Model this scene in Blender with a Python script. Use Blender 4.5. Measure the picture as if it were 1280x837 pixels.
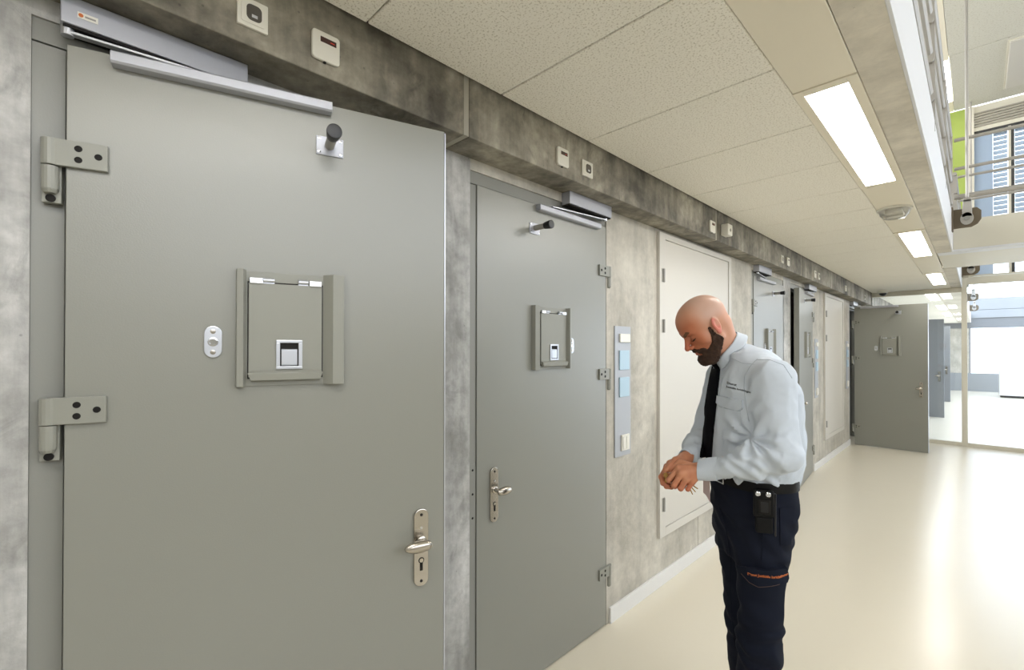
import bpy, bmesh, math, random
import numpy as np
from mathutils import Vector, Matrix, noise
from mathutils.bvhtree import BVHTree
random.seed(4)
S = bpy.context.scene
COL = S.collection
PI = math.pi
for o in list(bpy.data.objects): bpy.data.objects.remove(o)

# ------------------------------------------------------------------ camera
cd = bpy.data.cameras.new('camera'); cam = bpy.data.objects.new('camera', cd); COL.objects.link(cam)
cd.sensor_width = 36; cd.lens = 582.0/1280*36; cd.shift_y = 14.0/1280; cd.clip_start = 0.05; cd.clip_end = 200
cam.location = (1.529, 0, 1.6)
cam.rotation_euler = (Matrix.Rotation(math.radians(45), 3, 'Z') @ Matrix.Rotation(math.radians(90+.346), 3, 'X') @ Matrix.Rotation(math.radians(.06), 3, 'Z')).to_euler()
S.camera = cam
# ------------------------------------------------------------------ world, exposure
w = bpy.data.worlds.new('world'); S.world = w; w.use_nodes = True
wn = w.node_tree.nodes; wl = w.node_tree.links
bg = wn['Background']
tc = wn.new('ShaderNodeTexCoord'); sx = wn.new('ShaderNodeSeparateXYZ'); cr = wn.new('ShaderNodeValToRGB')
wl.new(tc.outputs['Generated'], sx.inputs[0]); wl.new(sx.outputs['Z'], cr.inputs[0]); wl.new(cr.outputs[0], bg.inputs[0])
cr.color_ramp.elements[0].position = 0.0; cr.color_ramp.elements[0].color = (.90, .93, .97, 1)
cr.color_ramp.elements[1].position = 0.8; cr.color_ramp.elements[1].color = (.84, .90, 1, 1)
bg.inputs[1].default_value = 2.6
LAMP = 14.0                     # radiance of the ceiling light diffusers
vs = S.view_settings
vs.view_transform = 'Standard'; vs.look = 'None'; vs.gamma = 1; vs.use_curve_mapping = False
vs.exposure = 0.78

# ------------------------------------------------------------------ materials
def srgb(r, g, b):
    f = lambda c: (c/255/12.92) if c/255 <= .04045 else ((c/255+.055)/1.055)**2.4
    return (f(r), f(g), f(b), 1)
def mat(name, col, rough=.5, metal=0, bump=0, bscale=200, spec=.5, var=0, vscale=3, coat=0, emit=None, es=0, vcol=None):
    m = bpy.data.materials.new(name); m.use_nodes = True
    n = m.node_tree.nodes; l = m.node_tree.links; p = n['Principled BSDF']
    p.inputs['Base Color'].default_value = col; p.inputs['Roughness'].default_value = rough
    p.inputs['Metallic'].default_value = metal; p.inputs['Specular IOR Level'].default_value = spec
    if coat: p.inputs['Coat Weight'].default_value = coat; p.inputs['Coat Roughness'].default_value = .08
    if emit: p.inputs['Emission Color'].default_value = emit; p.inputs['Emission Strength'].default_value = es
    t = n.new('ShaderNodeTexCoord')
    if bump:
        nz = n.new('ShaderNodeTexNoise'); nz.inputs['Scale'].default_value = bscale; nz.inputs['Detail'].default_value = 3
        l.new(t.outputs['Object'], nz.inputs['Vector'])
        b = n.new('ShaderNodeBump'); b.inputs['Strength'].default_value = bump; b.inputs['Distance'].default_value = .002
        l.new(nz.outputs[0], b.inputs['Height']); l.new(b.outputs[0], p.inputs['Normal'])
    if var:
        nz = n.new('ShaderNodeTexNoise'); nz.inputs['Scale'].default_value = vscale; nz.inputs['Detail'].default_value = 6
        l.new(t.outputs['Object'], nz.inputs['Vector'])
        h = n.new('ShaderNodeMapRange'); h.inputs[3].default_value = 1-var; h.inputs[4].default_value = 1+var
        l.new(nz.outputs[0], h.inputs[0])
        mx = n.new('ShaderNodeMix'); mx.data_type = 'RGBA'; mx.blend_type = 'MULTIPLY'; mx.inputs[0].default_value = 1
        mx.inputs[6].default_value = col; l.new(h.outputs[0], mx.inputs[7]); l.new(mx.outputs[2], p.inputs['Base Color'])
    if vcol:
        a = n.new('ShaderNodeAttribute'); a.attribute_name = vcol; l.new(a.outputs['Color'], p.inputs['Base Color'])
    return m
def concrete(name, dark, lite, streak=.5, dirt=.5, pitf=.5, fv=.05):
    m = bpy.data.materials.new(name); m.use_nodes = True
    n = m.node_tree.nodes; l = m.node_tree.links; p = n['Principled BSDF']; p.inputs['Roughness'].default_value = .62
    t = n.new('ShaderNodeTexCoord')
    def nz(scale, det, sc=(1, 1, 1), loc=(0, 0, 0), dist=0):
        mp = n.new('ShaderNodeMapping'); mp.inputs['Scale'].default_value = sc; mp.inputs['Location'].default_value = loc
        l.new(t.outputs['Object'], mp.inputs[0])
        q = n.new('ShaderNodeTexNoise'); q.inputs['Scale'].default_value = scale; q.inputs['Detail'].default_value = det
        q.inputs['Roughness'].default_value = .62; q.inputs['Distortion'].default_value = dist
        l.new(mp.outputs[0], q.inputs['Vector']); return q.outputs[0]
    def ramp(src, a, b, ca, cb):
        r = n.new('ShaderNodeValToRGB'); r.color_ramp.elements[0].position = a; r.color_ramp.elements[1].position = b
        r.color_ramp.elements[0].color = ca; r.color_ramp.elements[1].color = cb; l.new(src, r.inputs[0]); return r.outputs[0]
    def mul(a, b, f=1, mode='MULTIPLY'):
        x = n.new('ShaderNodeMix'); x.data_type = 'RGBA'; x.blend_type = mode; x.inputs[0].default_value = f
        l.new(a, x.inputs[6]); l.new(b, x.inputs[7]); return x.outputs[2]
    g = lambda v: (v, v, v, 1)
    base = ramp(nz(2.2, 8, dist=.4), .36, .66, dark, lite)
    fine = ramp(nz(22, 10), .34, .64, g(1-fv), g(1+fv*.8))
    st = ramp(nz(9, 5, (1, 1, .09), (3, 1, 0)), .36, .60, g(1-.45*streak), g(1.05))
    blot = ramp(nz(6.5, 6, (1, 1, .7), (7, 2, 5), 1.2), .30, .43, g(1-.55*dirt), g(1))
    c = mul(mul(mul(base, fine), st), blot)
    v = n.new('ShaderNodeTexVoronoi'); v.inputs['Scale'].default_value = 17; l.new(t.outputs['Object'], v.inputs['Vector'])
    pits = ramp(v.outputs['Distance'], .03, .07, g(.45), g(1))
    c = mul(c, pits, pitf)
    l.new(c, p.inputs['Base Color'])
    b = n.new('ShaderNodeBump'); b.inputs['Strength'].default_value = .35; b.inputs['Distance'].default_value = .004
    l.new(nz(60, 6), b.inputs['Height']); l.new(b.outputs[0], p.inputs['Normal'])
    return m
def speckle(name, col, dcol, scale=170, th=.40):
    m = mat(name, col, .9, spec=.2)
    n = m.node_tree.nodes; l = m.node_tree.links; p = n['Principled BSDF']
    t = n.new('ShaderNodeTexCoord')
    a = n.new('ShaderNodeTexNoise'); a.inputs['Scale'].default_value = scale; a.inputs['Detail'].default_value = 3
    l.new(t.outputs['Object'], a.inputs['Vector'])
    r = n.new('ShaderNodeValToRGB'); r.color_ramp.elements[0].position = th-.07; r.color_ramp.elements[0].color = dcol
    r.color_ramp.elements[1].position = th+.05; r.color_ramp.elements[1].color = col
    l.new(a.outputs[0], r.inputs[0]); l.new(r.outputs[0], p.inputs['Base Color'])
    b = n.new('ShaderNodeBump'); b.inputs['Strength'].default_value = .3; b.inputs['Distance'].default_value = .002
    l.new(a.outputs[0], b.inputs['Height']); l.new(b.outputs[0], p.inputs['Normal'])
    return m
def glass(name, tint, refl=1.0):
    m = bpy.data.materials.new(name); m.use_nodes = True
    n = m.node_tree.nodes; l = m.node_tree.links; n.remove(n['Principled BSDF']); out = n['Material Output']
    tr = n.new('ShaderNodeBsdfTransparent'); tr.inputs[0].default_value = tint
    gl = n.new('ShaderNodeBsdfGlossy'); gl.inputs['Roughness'].default_value = .02
    fr = n.new('ShaderNodeFresnel'); fr.inputs[0].default_value = 1.45
    mm = n.new('ShaderNodeMath'); mm.operation = 'MULTIPLY'; mm.inputs[1].default_value = refl; l.new(fr.outputs[0], mm.inputs[0])
    mx = n.new('ShaderNodeMixShader'); l.new(mm.outputs[0], mx.inputs[0]); l.new(tr.outputs[0], mx.inputs[1]); l.new(gl.outputs[0], mx.inputs[2])
    l.new(mx.outputs[0], out.inputs[0]); return m

M = dict(
 wallc=concrete('cast_concrete', srgb(166, 161, 149), srgb(202, 197, 185), .25, .2, .3, fv=.08),
 pillc=concrete('pillar_concrete', srgb(150, 149, 144), srgb(206, 205, 202), .6, .5, .6, fv=.16),
 beamc=concrete('beam_concrete', srgb(92, 87, 76), srgb(176, 169, 153), .75, .8, .7, fv=.20),
 slabc=concrete('slab_concrete', srgb(196, 189, 175), srgb(226, 219, 204), .1, .25),
 door=mat('door_paint', srgb(134, 134, 126), .34, bump=.10, bscale=260, spec=.9),
 frame=mat('door_frame_paint', srgb(134, 134, 128), .40, bump=.08, bscale=260),
 olive=mat('door_edge_paint', srgb(128, 127, 114), .5),
 hatch=mat('hatch_paint', srgb(140, 140, 131), .38, bump=.06, bscale=300),
 white=mat('white_paint', srgb(204, 200, 191), .45, bump=.04, bscale=200),
 skirt=mat('skirting_white', srgb(222, 221, 218), .5),
 plastic=mat('white_plastic', srgb(226, 223, 212), .35),
 tile=speckle('ceiling_tile', srgb(245, 241, 230), srgb(205, 198, 182), 150, .41),
 tile2=speckle('upper_ceiling_tile', srgb(205, 203, 192), srgb(186, 182, 168), 60),
 strip=mat('metal_ceiling_strip', srgb(236, 228, 209), .42, var=.03, vscale=2),
 seal=mat('sealant', srgb(164, 159, 146), .6),
 fascia=mat('fascia_white', srgb(224, 225, 228), .5),
 cream=mat('cream_frame_paint', srgb(218, 213, 197), .45),
 alum=mat('silver_anodised', srgb(176, 178, 186), .36, .35, bump=.05, bscale=500),
 steel=mat('brushed_steel', srgb(186, 180, 170), .24, 1.0, bump=.05, bscale=300),
 chrome=mat('chrome', srgb(215, 217, 220), .12, 1.0),
 satin=mat('satin_chrome', srgb(205, 208, 215), .32, .8),
 dark=mat('dark_screw', srgb(26, 24, 22), .6, 0, spec=.2),
 rubber=mat('black_rubber', srgb(24, 24, 26), .42),
 black=mat('matt_black', srgb(14, 13, 13), .6),
 gap=mat('dark_gap', srgb(38, 36, 34), .8),
 red=mat('dark_red_display', srgb(58, 16, 16), .12, coat=1),
 redled=mat('red_digits', srgb(160, 40, 30), .3, emit=(1, .1, .05, 1), es=.25),
 lens=mat('smoked_lens', srgb(84, 80, 76), .08, .2, coat=1),
 plate=mat('satin_panel', srgb(172, 175, 180), .45, .2),
 screen=mat('pale_blue_screen', srgb(168, 194, 210), .4),
 green=mat('lime_wall', srgb(160, 178, 88), .7),
 emit=mat('light_diffuser', (1, 1, 1, 1), .5, emit=(1, .975, .93, 1), es=LAMP),
 floor=None,
 glass=glass('partition_glass', (.92, .96, 1.0, 1), 1.0),
 clear=glass('clear_cover', (.97, .97, .97, 1), .8),
 bluegrey=mat('slate_door_paint', srgb(122, 124, 126), .5),
 blind=mat('white_blind', srgb(206, 210, 214), .6),
 mull=mat('dark_mullion', srgb(62, 62, 60), .5),
 cell=mat('cell_wall', srgb(120, 118, 110), .7),
 rope=mat('galvanised_steel', srgb(178, 174, 168), .4, .55),
 bracket=mat('dark_bronze_bracket', srgb(112, 101, 84), .5, .5),
 skin=mat('skin', srgb(205, 150, 120), .45, vcol='tone', bump=.08, bscale=350),
 beard=mat('beard_hair', srgb(58, 37, 23), .85, bump=1.0, bscale=420, var=.85, vscale=55),
 brow=mat('eyebrow_hair', srgb(112, 76, 50), .8),
 lash=mat('eyelash', srgb(40, 26, 20), .8),
 shirt=mat('light_blue_cotton', srgb(204, 212, 222), .8, bump=.15, bscale=700, spec=.2),
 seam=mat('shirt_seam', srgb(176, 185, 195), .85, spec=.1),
 text=mat('navy_thread', srgb(26, 28, 38), .8),
 tie=mat('black_tie_fabric', srgb(10, 10, 15), .85, bump=.2, bscale=500, spec=.1),
 trouser=mat('navy_work_fabric', srgb(23, 27, 40), .85, bump=.3, bscale=500, spec=.15, var=.18, vscale=9),
 stitch=mat('orange_thread', srgb(206, 112, 54), .7),
 stitch_dim=mat('dim_thread', srgb(74, 58, 52), .8),
 farc=mat('blue_grey_concrete', srgb(150, 153, 155), .6, var=.1, vscale=1.5),
 leather=mat('black_leather', srgb(12, 12, 13), .5, spec=.2, bump=.2, bscale=120),
 tag=mat('pinkish_card', srgb(196, 176, 172), .6),
 brass=mat('brass', srgb(176, 140, 84), .3, .9),
 rib=mat('grey_fixing', srgb(150, 148, 142), .5),
)
def translucent(m, col):
    n = m.node_tree.nodes; l = m.node_tree.links
    t = n.new('ShaderNodeBsdfTranslucent'); t.inputs[0].default_value = col
    x = n.new('ShaderNodeMixShader'); x.inputs[0].default_value = .45
    l.new(n['Principled BSDF'].outputs[0], x.inputs[1]); l.new(t.outputs[0], x.inputs[2]); l.new(x.outputs[0], n['Material Output'].inputs[0])
translucent(M['blind'], srgb(214, 219, 224))
# glossy cream resin floor
def mkfloor():
    m = mat('cream_resin_floor', srgb(224, 216, 197), .24, spec=.65, var=.025, vscale=.8)
    n = m.node_tree.nodes; l = m.node_tree.links; p = n['Principled BSDF']
    t = n.new('ShaderNodeTexCoord'); a = n.new('ShaderNodeTexNoise'); a.inputs['Scale'].default_value = 2.5; a.inputs['Detail'].default_value = 2
    l.new(t.outputs['Object'], a.inputs['Vector'])
    b = n.new('ShaderNodeBump'); b.inputs['Strength'].default_value = .08; b.inputs['Distance'].default_value = .01
    l.new(a.outputs[0], b.inputs['Height']); l.new(b.outputs[0], p.inputs['Normal']); return m
M['floor'] = mkfloor()

# ------------------------------------------------------------------ mesh helpers
class MB:
    def __init__(s): s.v = []; s.f = []
    def add(s, v, f):
        k = len(s.v); s.v += [tuple(p) for p in v]; s.f += [tuple(i+k for i in q) for q in f]; return s
    def box(s, x0, x1, y0, y1, z0, z1):
        if x0 > x1: x0, x1 = x1, x0
        if y0 > y1: y0, y1 = y1, y0
        if z0 > z1: z0, z1 = z1, z0
        return s.add([(x0,y0,z0),(x1,y0,z0),(x1,y1,z0),(x0,y1,z0),(x0,y0,z1),(x1,y0,z1),(x1,y1,z1),(x0,y1,z1)],
              [(0,3,2,1),(4,5,6,7),(0,1,5,4),(1,2,6,5),(2,3,7,6),(3,0,4,7)])
    def tube(s, a, b, r0, r1=None, n=16, cap=True):
        r1 = r0 if r1 is None else r1
        a = Vector(a); b = Vector(b); d = (b-a).normalized()
        u = d.orthogonal().normalized(); w_ = d.cross(u)
        vs_ = [a+(u*math.cos(2*PI*i/n)+w_*math.sin(2*PI*i/n))*r0 for i in range(n)]+[b+(u*math.cos(2*PI*i/n)+w_*math.sin(2*PI*i/n))*r1 for i in range(n)]
        fs = [(i, (i+1) % n, n+(i+1) % n, n+i) for i in range(n)]
        if cap: fs += [tuple(range(n-1, -1, -1)), tuple(range(n, 2*n))]
        return s.add(vs_, fs)
    def lathe(s, a, d, prof, n=20, ref=None, sq=1.0):
        # profile of (distance along d, radius)
        a = Vector(a); d = Vector(d).normalized(); u = Vector(ref).normalized() if ref else d.orthogonal().normalized(); w_ = d.cross(u)
        vs_ = []
        for (t, r) in prof:
            vs_ += [a+d*t+(u*math.cos(2*PI*i/n)+w_*math.sin(2*PI*i/n)*sq)*r for i in range(n)]
        m = len(prof); fs = [(j*n+i, j*n+(i+1) % n, (j+1)*n+(i+1) % n, (j+1)*n+i) for j in range(m-1) for i in range(n)]
        fs += [tuple(range(n-1, -1, -1)), tuple(range((m-1)*n, m*n))]
        return s.add(vs_, fs)
    def prism(s, poly, axis, t0, t1):
        # poly = list of 2D points in the plane of the other two axes (cyclic order)
        def P(p, t):
            return {'x': (t, p[0], p[1]), 'y': (p[0], t, p[1]), 'z': (p[0], p[1], t)}[axis]
        n = len(poly); vs_ = [P(p, t0) for p in poly]+[P(p, t1) for p in poly]
        fs = [tuple(range(n-1, -1, -1)), tuple(range(n, 2*n))]+[(i, (i+1) % n, n+(i+1) % n, n+i) for i in range(n)]
        return s.add(vs_, fs)
    def build(s, name, m, parent=None, bevel=0, smooth=False, seg=2):
        me = bpy.data.meshes.new(name); me.from_pydata(s.v, [], s.f)
        bm = bmesh.new(); bm.from_mesh(me); bmesh.ops.recalc_face_normals(bm, faces=bm.faces); bm.to_mesh(me); bm.free()
        me.materials.append(m)
        o = bpy.data.objects.new(name, me); COL.objects.link(o)
        if parent: o.parent = parent
        if smooth:
            me.polygons.foreach_set('use_smooth', [True]*len(me.polygons)); me.update()
            try: me.set_sharp_from_angle(angle=math.radians(35))
            except Exception: pass
        if bevel:
            b = o.modifiers.new('bevel', 'BEVEL'); b.width = bevel; b.segments = seg; b.limit_method = 'ANGLE'; b.angle_limit = math.radians(40)
            b.harden_normals = False
        return o
def tag(o, label=None, cat=None, group=None, kind=None):
    if label: o['label'] = label
    if cat: o['category'] = cat
    if group: o['group'] = group
    if kind: o['kind'] = kind
    return o
def empty(name, loc=(0, 0, 0), rz=0):
    o = bpy.data.objects.new(name, None); COL.objects.link(o); o.location = loc; o.rotation_euler = (0, 0, rz); o.empty_display_size = .1
    return o
def copy_tree(o, parent=None):
    c = o.copy(); COL.objects.link(c); c.parent = parent
    for ch in [k for k in bpy.data.objects if k.parent == o]: copy_tree(ch, c)
    return c
def rrect(cy, cz, wd, ht, r, n=5):
    pts = []
    for (sx_, sy_, a0) in ((1, 1, 0), (-1, 1, 90), (-1, -1, 180), (1, -1, 270)):
        for i in range(n+1):
            a = math.radians(a0+90*i/n)
            pts.append((cy+sx_*(wd/2-r)+r*math.cos(a), cz+sy_*(ht/2-r)+r*math.sin(a)))
    return pts

ZC = 2.633      # corridor ceiling
ZB = 2.414      # underside of the beam
XB = 0.149      # face of the beam
END = 10.77     # glass partition
PER = 4.8       # one bay pair

# ================================================================== SETTING
MB().box(-3, 8, -4, 27, -.15, 0).build('floor', M['floor']); tag(bpy.data.objects['floor'], 'glossy cream poured resin floor of the corridor', 'floor', kind='structure')

# left wall: cast concrete segments around the door openings
wall = empty('wall_left'); tag(wall, 'cast concrete wall with cell doors along the left', 'wall', kind='structure')
op = []     # openings (y0,y1)
for k in range(3):
    b = k*PER
    if k < 3: op.append((b-.028, b+1.0))
    if k < 2: op.append((b+1.275, b+2.306))
op += [(14.37, 15.4), (16.075, 17.1), (19.17, 20.2)]
op.sort(); seams = [3.555, 8.355, 12.2]
y = -4
zt = {}
for i, (a, b_) in enumerate(op):
    cuts = [y]+[s for s in seams if y < s < a]+[a]
    for c0, c1 in zip(cuts[:-1], cuts[1:]):
        m_ = M['pillc'] if (c1-c0) < .6 or c1 < .1 else M['wallc']
        MB().box(-.25, 0, c0+(.006 if c0 in seams else 0), c1-(.006 if c1 in seams else 0), 0, ZB+.22).build('concrete_panel', m_, wall)
        if c1 in seams: MB().box(-.2, -.002, c1-.006, c1+.006, 0, ZB+.2).build('sealant_joint', M['seal'], wall)
    MB().box(-.25, 0, a, b_, 2.366 if a < 14 else 2.33, ZB+.22).build('lintel', M['wallc'] if a > 1 else M['pillc'], wall)
    y = b_
MB().box(-.25, 0, y, 25.2, 0, ZB+.22).build('concrete_panel', M['wallc'], wall)
tag(MB().box(-3, -2.9, -4, 27, 0, 2.7).build('wall_back', M['cell']), 'plain rear wall inside the cells', 'wall', kind='structure')
# cross walls between the cells
cw = empty('wall_inner'); tag(cw, 'partition walls between the cells behind the doors', 'wall', kind='structure')
for yy in (-1.2, 1.14, 3.55, 5.94, 8.35, 10.8, 13, 16):
    MB().box(-2.9, -.25, yy-.05, yy+.05, 0, 2.64).build('partition', M['cell'], cw)

# concrete beam in 2.4 m pieces with sealed joints
beam = empty('concrete_beam'); tag(beam, 'board-marked concrete beam running above the cell doors', 'beam', kind='structure')
js = [-4, -1.27, 1.134, 3.545, 5.935, 8.34, END-.02]
for a, b_ in zip(js[:-1], js[1:]):
    MB().box(-.25, XB, a+.012, b_-.012, ZB, ZC+.1).build('beam_block', M['beamc'], beam, bevel=.004)
for j in js[1:-1]:
    MB().box(-.24, XB-.003, j-.012, j+.012, ZB+.003, ZC+.1).build('sealant_joint', M['seal'], beam)
MB().box(-.25, XB, END+.06, 25.2, ZB, ZC+.1).build('beam_block', M['beamc'], beam)

# ceiling: acoustic tiles, metal strip, concrete slab edge
ceil = empty('ceiling'); tag(ceil, 'speckled beige acoustic tile ceiling over the corridor', 'ceiling', kind='structure')
ty = [-4+.0]
pitch = .591
t0 = .124-7*pitch
tm = None
k = 0
while t0+k*pitch < END-.1:
    a = t0+k*pitch; b_ = min(a+pitch, END-.03)
    if tm is None:
        o = MB().box(XB+.012, 1.0, .0025, pitch-.0025, 0, .03).build('ceiling_tile', M['tile'], ceil, bevel=.003, seg=1); tm = o
    else:
        o = tm.copy(); COL.objects.link(o)
        if b_-a < pitch-.01: o.scale = (1, (b_-a)/pitch, 1)
    o.location = (0, a, ZC); k += 1
MB().box(XB, 1.0, -4, END-.02, ZC+.03, ZC+.08).build('backing_board', M['gap'], ceil)
MB().box(-3, 1.338, -4, 25.2, ZC+.12, 2.96).build('floor_slab', M['slabc'], ceil)
MB().box(-3, -.25, -4, 25.2, ZC, ZC+.12).build('cell_ceiling', M['cell'], ceil)
# metal strip panels with the lights let into them
L0 = [-4.22, -1.0, 2.19, 5.36, 8.53]
prev = -4
for a in L0[1:]+[END+.05]:
    c1 = a-.06
    MB().box(1.003, 1.215, prev, min(c1, END-.02), ZC-.001, ZC+.03).build('ceiling_strip', M['strip'], ceil, bevel=.002, seg=1)
    prev = a+1.47+.06
# slab edge
MB().box(1.218, 1.338, -4, 6.77, ZC, 2.96).build('slab_edge', M['slabc'], ceil)
MB().box(1.218, 1.338, 8.1, END, ZC, 2.96).build('slab_edge', M['slabc'], ceil)
MB().box(1.0, 1.338, 6.77, 8.1, ZC+.03, 2.96).build('slab_edge', M['slabc'], ceil)
MB().box(1.0, 1.338, END+.1, 25.2, ZC, 2.96).build('slab_edge', M['slabc'], ceil)
MB().box(XB, 1.0, END+.02, 25.2, ZC, ZC+.03).build('ceiling_board', M['tile'], ceil)
fas = empty('trim_1'); tag(fas, 'white painted steel fascia along the edge of the upper walkway', 'trim', kind='structure')
MB().box(1.338, 1.35, -4, 6.77, ZC-.003, 2.99).build('fascia_plate', M['fascia'], fas, bevel=.002)
MB().box(1.338, 1.35, 8.1, END-.02, ZC-.003, 2.99).build('fascia_plate', M['fascia'], fas, bevel=.002)
MB().box(1.338, 1.35, END+.1, 25, ZC-.003, 2.99).build('fascia_plate', M['fascia'], fas, bevel=.002)
# baseboards
def board(idx, a, b_):
    o = MB().box(0, .014, a, b_, 0, .092).build('baseboard_left', M['skirt'], None, bevel=.002)
    tag(o, 'white skirting board at the foot of the concrete wall '+idx, 'skirting board', kind='structure')
board('between the second and third cell doors', 2.331, 4.772)
board('between the fourth cell door and the open one', 7.131, 9.572)
board('beyond the glass partition', 10.83, 14.37)

# bridge across the atrium
br = empty('bridge', (1.34, 6.77, ZC)); tag(br, 'beige panelled footbridge crossing the atrium above the corridor', 'bridge', kind='structure')
def wbox(root, name, m, *a, **kw):
    L = root.location
    return MB().box(a[0]-L.x, a[1]-L.x, a[2]-L.y, a[3]-L.y, a[4]-L.z, a[5]-L.z).build(name, m, root, **kw)
wbox(br, 'side_panel', M['cream'], 1.351, 7.4, 6.77, 6.80, ZC+.02, 2.955)
wbox(br, 'deck', M['slabc'], 1.351, 7.4, 6.80, 8.07, ZC+.03, 2.93)
wbox(br, 'edge_strip', M['fascia'], 1.225, 7.4, 6.76, 6.95, ZC-.004, ZC+.018, bevel=.002)
x = 1.225
for x1 in (1.98, 2.75, 3.5, 4.3, 5.1, 5.9, 6.7, 7.4):
    wbox(br, 'soffit_panel', M['cream'], x+.003, x1-.003, 6.955, 8.06, ZC-.002, ZC+.018); x = x1
wbox(br, 'side_panel', M['cream'], 1.351, 7.4, 8.07, 8.10, ZC-.002, 2.955)

def railing(name, label, p0, p1, heights, rad, posts, plate=False):
    r = empty(name, (p0[0], p0[1], 2.955)); d = Vector((p1[0]-p0[0], p1[1]-p0[1], 0)); Lr = d.length; d.normalize()
    for h, rr in zip(heights, rad):
        MB().tube((0, 0, h-2.955), (d.x*Lr, d.y*Lr, h-2.955), rr, n=10).build('rail', M['rope'], r, smooth=True)
    for q in posts:
        c = d*q
        n_ = Vector((-d.y, d.x, 0))
        b = MB(); e = .022; f = .006
        pts = [c-d*f-n_*e, c+d*f-n_*e, c+d*f+n_*e, c-d*f+n_*e]
        b.add([(p.x, p.y, -.03) for p in pts]+[(p.x, p.y, max(heights)-2.955+.01) for p in pts], [(0,3,2,1),(4,5,6,7),(0,1,5,4),(1,2,6,5),(2,3,7,6),(3,0,4,7)])
        b.build('post', M['rope'], r)
    tag(r, label, 'railing')
    return r
HR = [3.205, 3.505, 3.81]
railing('bridge_railing', 'three-bar galvanised railing on the near side of the footbridge', (1.36, 6.79), (7.3, 6.79), HR, [.028, .017, .018], [1.8, 3.4, 5.2])
railing('bridge_railing', 'three-bar galvanised railing on the far side of the footbridge', (1.36, 8.08), (7.3, 8.08), [3.16, 3.46, 3.76], [.014, .014, .016], [1.8, 3.4, 5.2])
railing('walkway_railing', 'tubular railing over the white fascia, section nearest the viewer', (1.33, -3.8), (1.33, 3.69), [3.12, 3.36, 3.60, 3.83], [.02, .02, .02, .022], [.1, 2.4, 4.8])
railing('walkway_railing', 'tubular railing over the white fascia, section meeting the footbridge', (1.33, 3.78), (1.33, 6.70), [3.12, 3.36, 3.60, 3.83], [.02, .02, .02, .022], [.03, 1.45, 2.9])
railing('walkway_railing', 'tubular railing over the fascia beyond the footbridge', (1.33, 8.15), (1.33, 10.45), [3.12, 3.36, 3.60, 3.83], [.02, .02, .02, .022], [.03, 1.3, 2.25])

# steel hangers
def hanger(y, label, rod=True, top=5.6):
    r = empty('steel_hanger', (1.35, y, 2.9))
    MB().prism([(.0, -.10), (.14, -.10), (.185, -.075), (.21, -.03), (.21, .05), (.18, .085), (.0, .09)], 'y', -.008, .008).build('bracket_plate', M['bracket'], r, bevel=.002)
    MB().box(-.0, .012, -.06, .06, -.12, .11).build('back_plate', M['bracket'], r, bevel=.002)
    b = MB(); b.prism([(-.001+.11+.048*math.cos(a), -.015+.062*math.sin(a)) for a in [i*2*PI/20 for i in range(20)]], 'y', -.030, -.010)
    b.prism([(.072, 0), (.148, 0), (.142, .17), (.082, .17)], 'y', -.030, -.010)
    b.prism([(.072, 0), (.148, 0), (.142, .17), (.082, .17)], 'y', .010, .030)
    b.box(.082, .142, -.03, .03, .15, .19)
    b.build('clevis', M['rope'], r, bevel=.003)
    MB().tube((.11, -.042, -.015), (.11, .042, -.015), .022, n=16).build('pin', M['rib'], r, smooth=True)
    if rod: MB().tube((.112, 0, .18), (.112, 0, top-2.9), .013, n=12).build('rod', M['rope'], r, smooth=True)
    tag(r, label, 'hanger')
hanger(6.4, 'long steel tie rod with clevis bolted to the white fascia before the footbridge')
hanger(10.55, 'round clevis bracket on the fascia end against the glass partition')
hanger(16.2, 'clevis bracket seen through the glass, upper of the two')
hanger(20.5, 'clevis bracket seen through the glass, lower of the two')

# upper storey
uc = empty('ceiling_upper'); tag(uc, 'beige panelled ceiling of the upper floor above the atrium', 'ceiling', kind='structure')
yy = -4.2; 
while yy < END-.1:
    y1 = min(yy+2.1 if yy > -4 else yy+.3+.0, END)
    for (x0, x1) in ((-3, 1.12), (1.26, 3.3), (3.3, 5.4), (5.4, 7.5)):
        MB().box(x0+.004, x1-.004, yy+.006, y1-.006, 5.6, 5.64).build('ceiling_panel', M['tile2'], uc, bevel=.003, seg=1)
    yy = y1
MB().box(1.12, 1.26, -4, 8.8, 5.6, 5.64).build('strip_panel', M['strip'], uc)
MB().box(1.12, 1.26, 10.32, END, 5.6, 5.64).build('strip_panel', M['strip'], uc)
MB().box(-3, 7.5, -4, END+.1, 5.66, 5.8).build('roof_slab', M['slabc'], uc)
MB().box(1.84, 2.9, 8.8, 10.33, 5.57, 5.598).build('access_hatch', M['white'], uc, bevel=.01)
MB().box(1.82, 2.92, 8.78, 10.35, 5.585, 5.6).build('hatch_frame', M['cream'], uc)
wu = empty('wall_end'); tag(wu, 'upper end wall of the atrium with louvre panel and window opening', 'wall', kind='structure')
MB().box(-3, 1.17, END+.02, END+.2, 2.96, 5.6).build('wall_panel', M['white'], wu)
MB().box(1.17, 1.43, END+.02, END+.2, 2.64, 2.98).build('sill_panel', M['cream'], wu)
MB().box(1.17, 1.43, END+.02, END+.2, 2.98, 5.6).build('lime_panel', M['green'], wu)
MB().box(1.43, 1.50, END-.0, END+.2, 2.80, 5.6).build('column', M['cream'], wu)
MB().box(1.50, 7.5, END+.04, END+.2, 5.19, 5.6).build('upper_panel', M['cream'], wu)
for i in range(6):
    z = 5.25+i*.042
    MB().prism([(END+.04, z), (END+.01, z+.004), (END+.01, z+.022), (END+.04, z+.034)], 'x', 1.50, 7.5).build('louvre_slat', M['seal'], wu)
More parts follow.
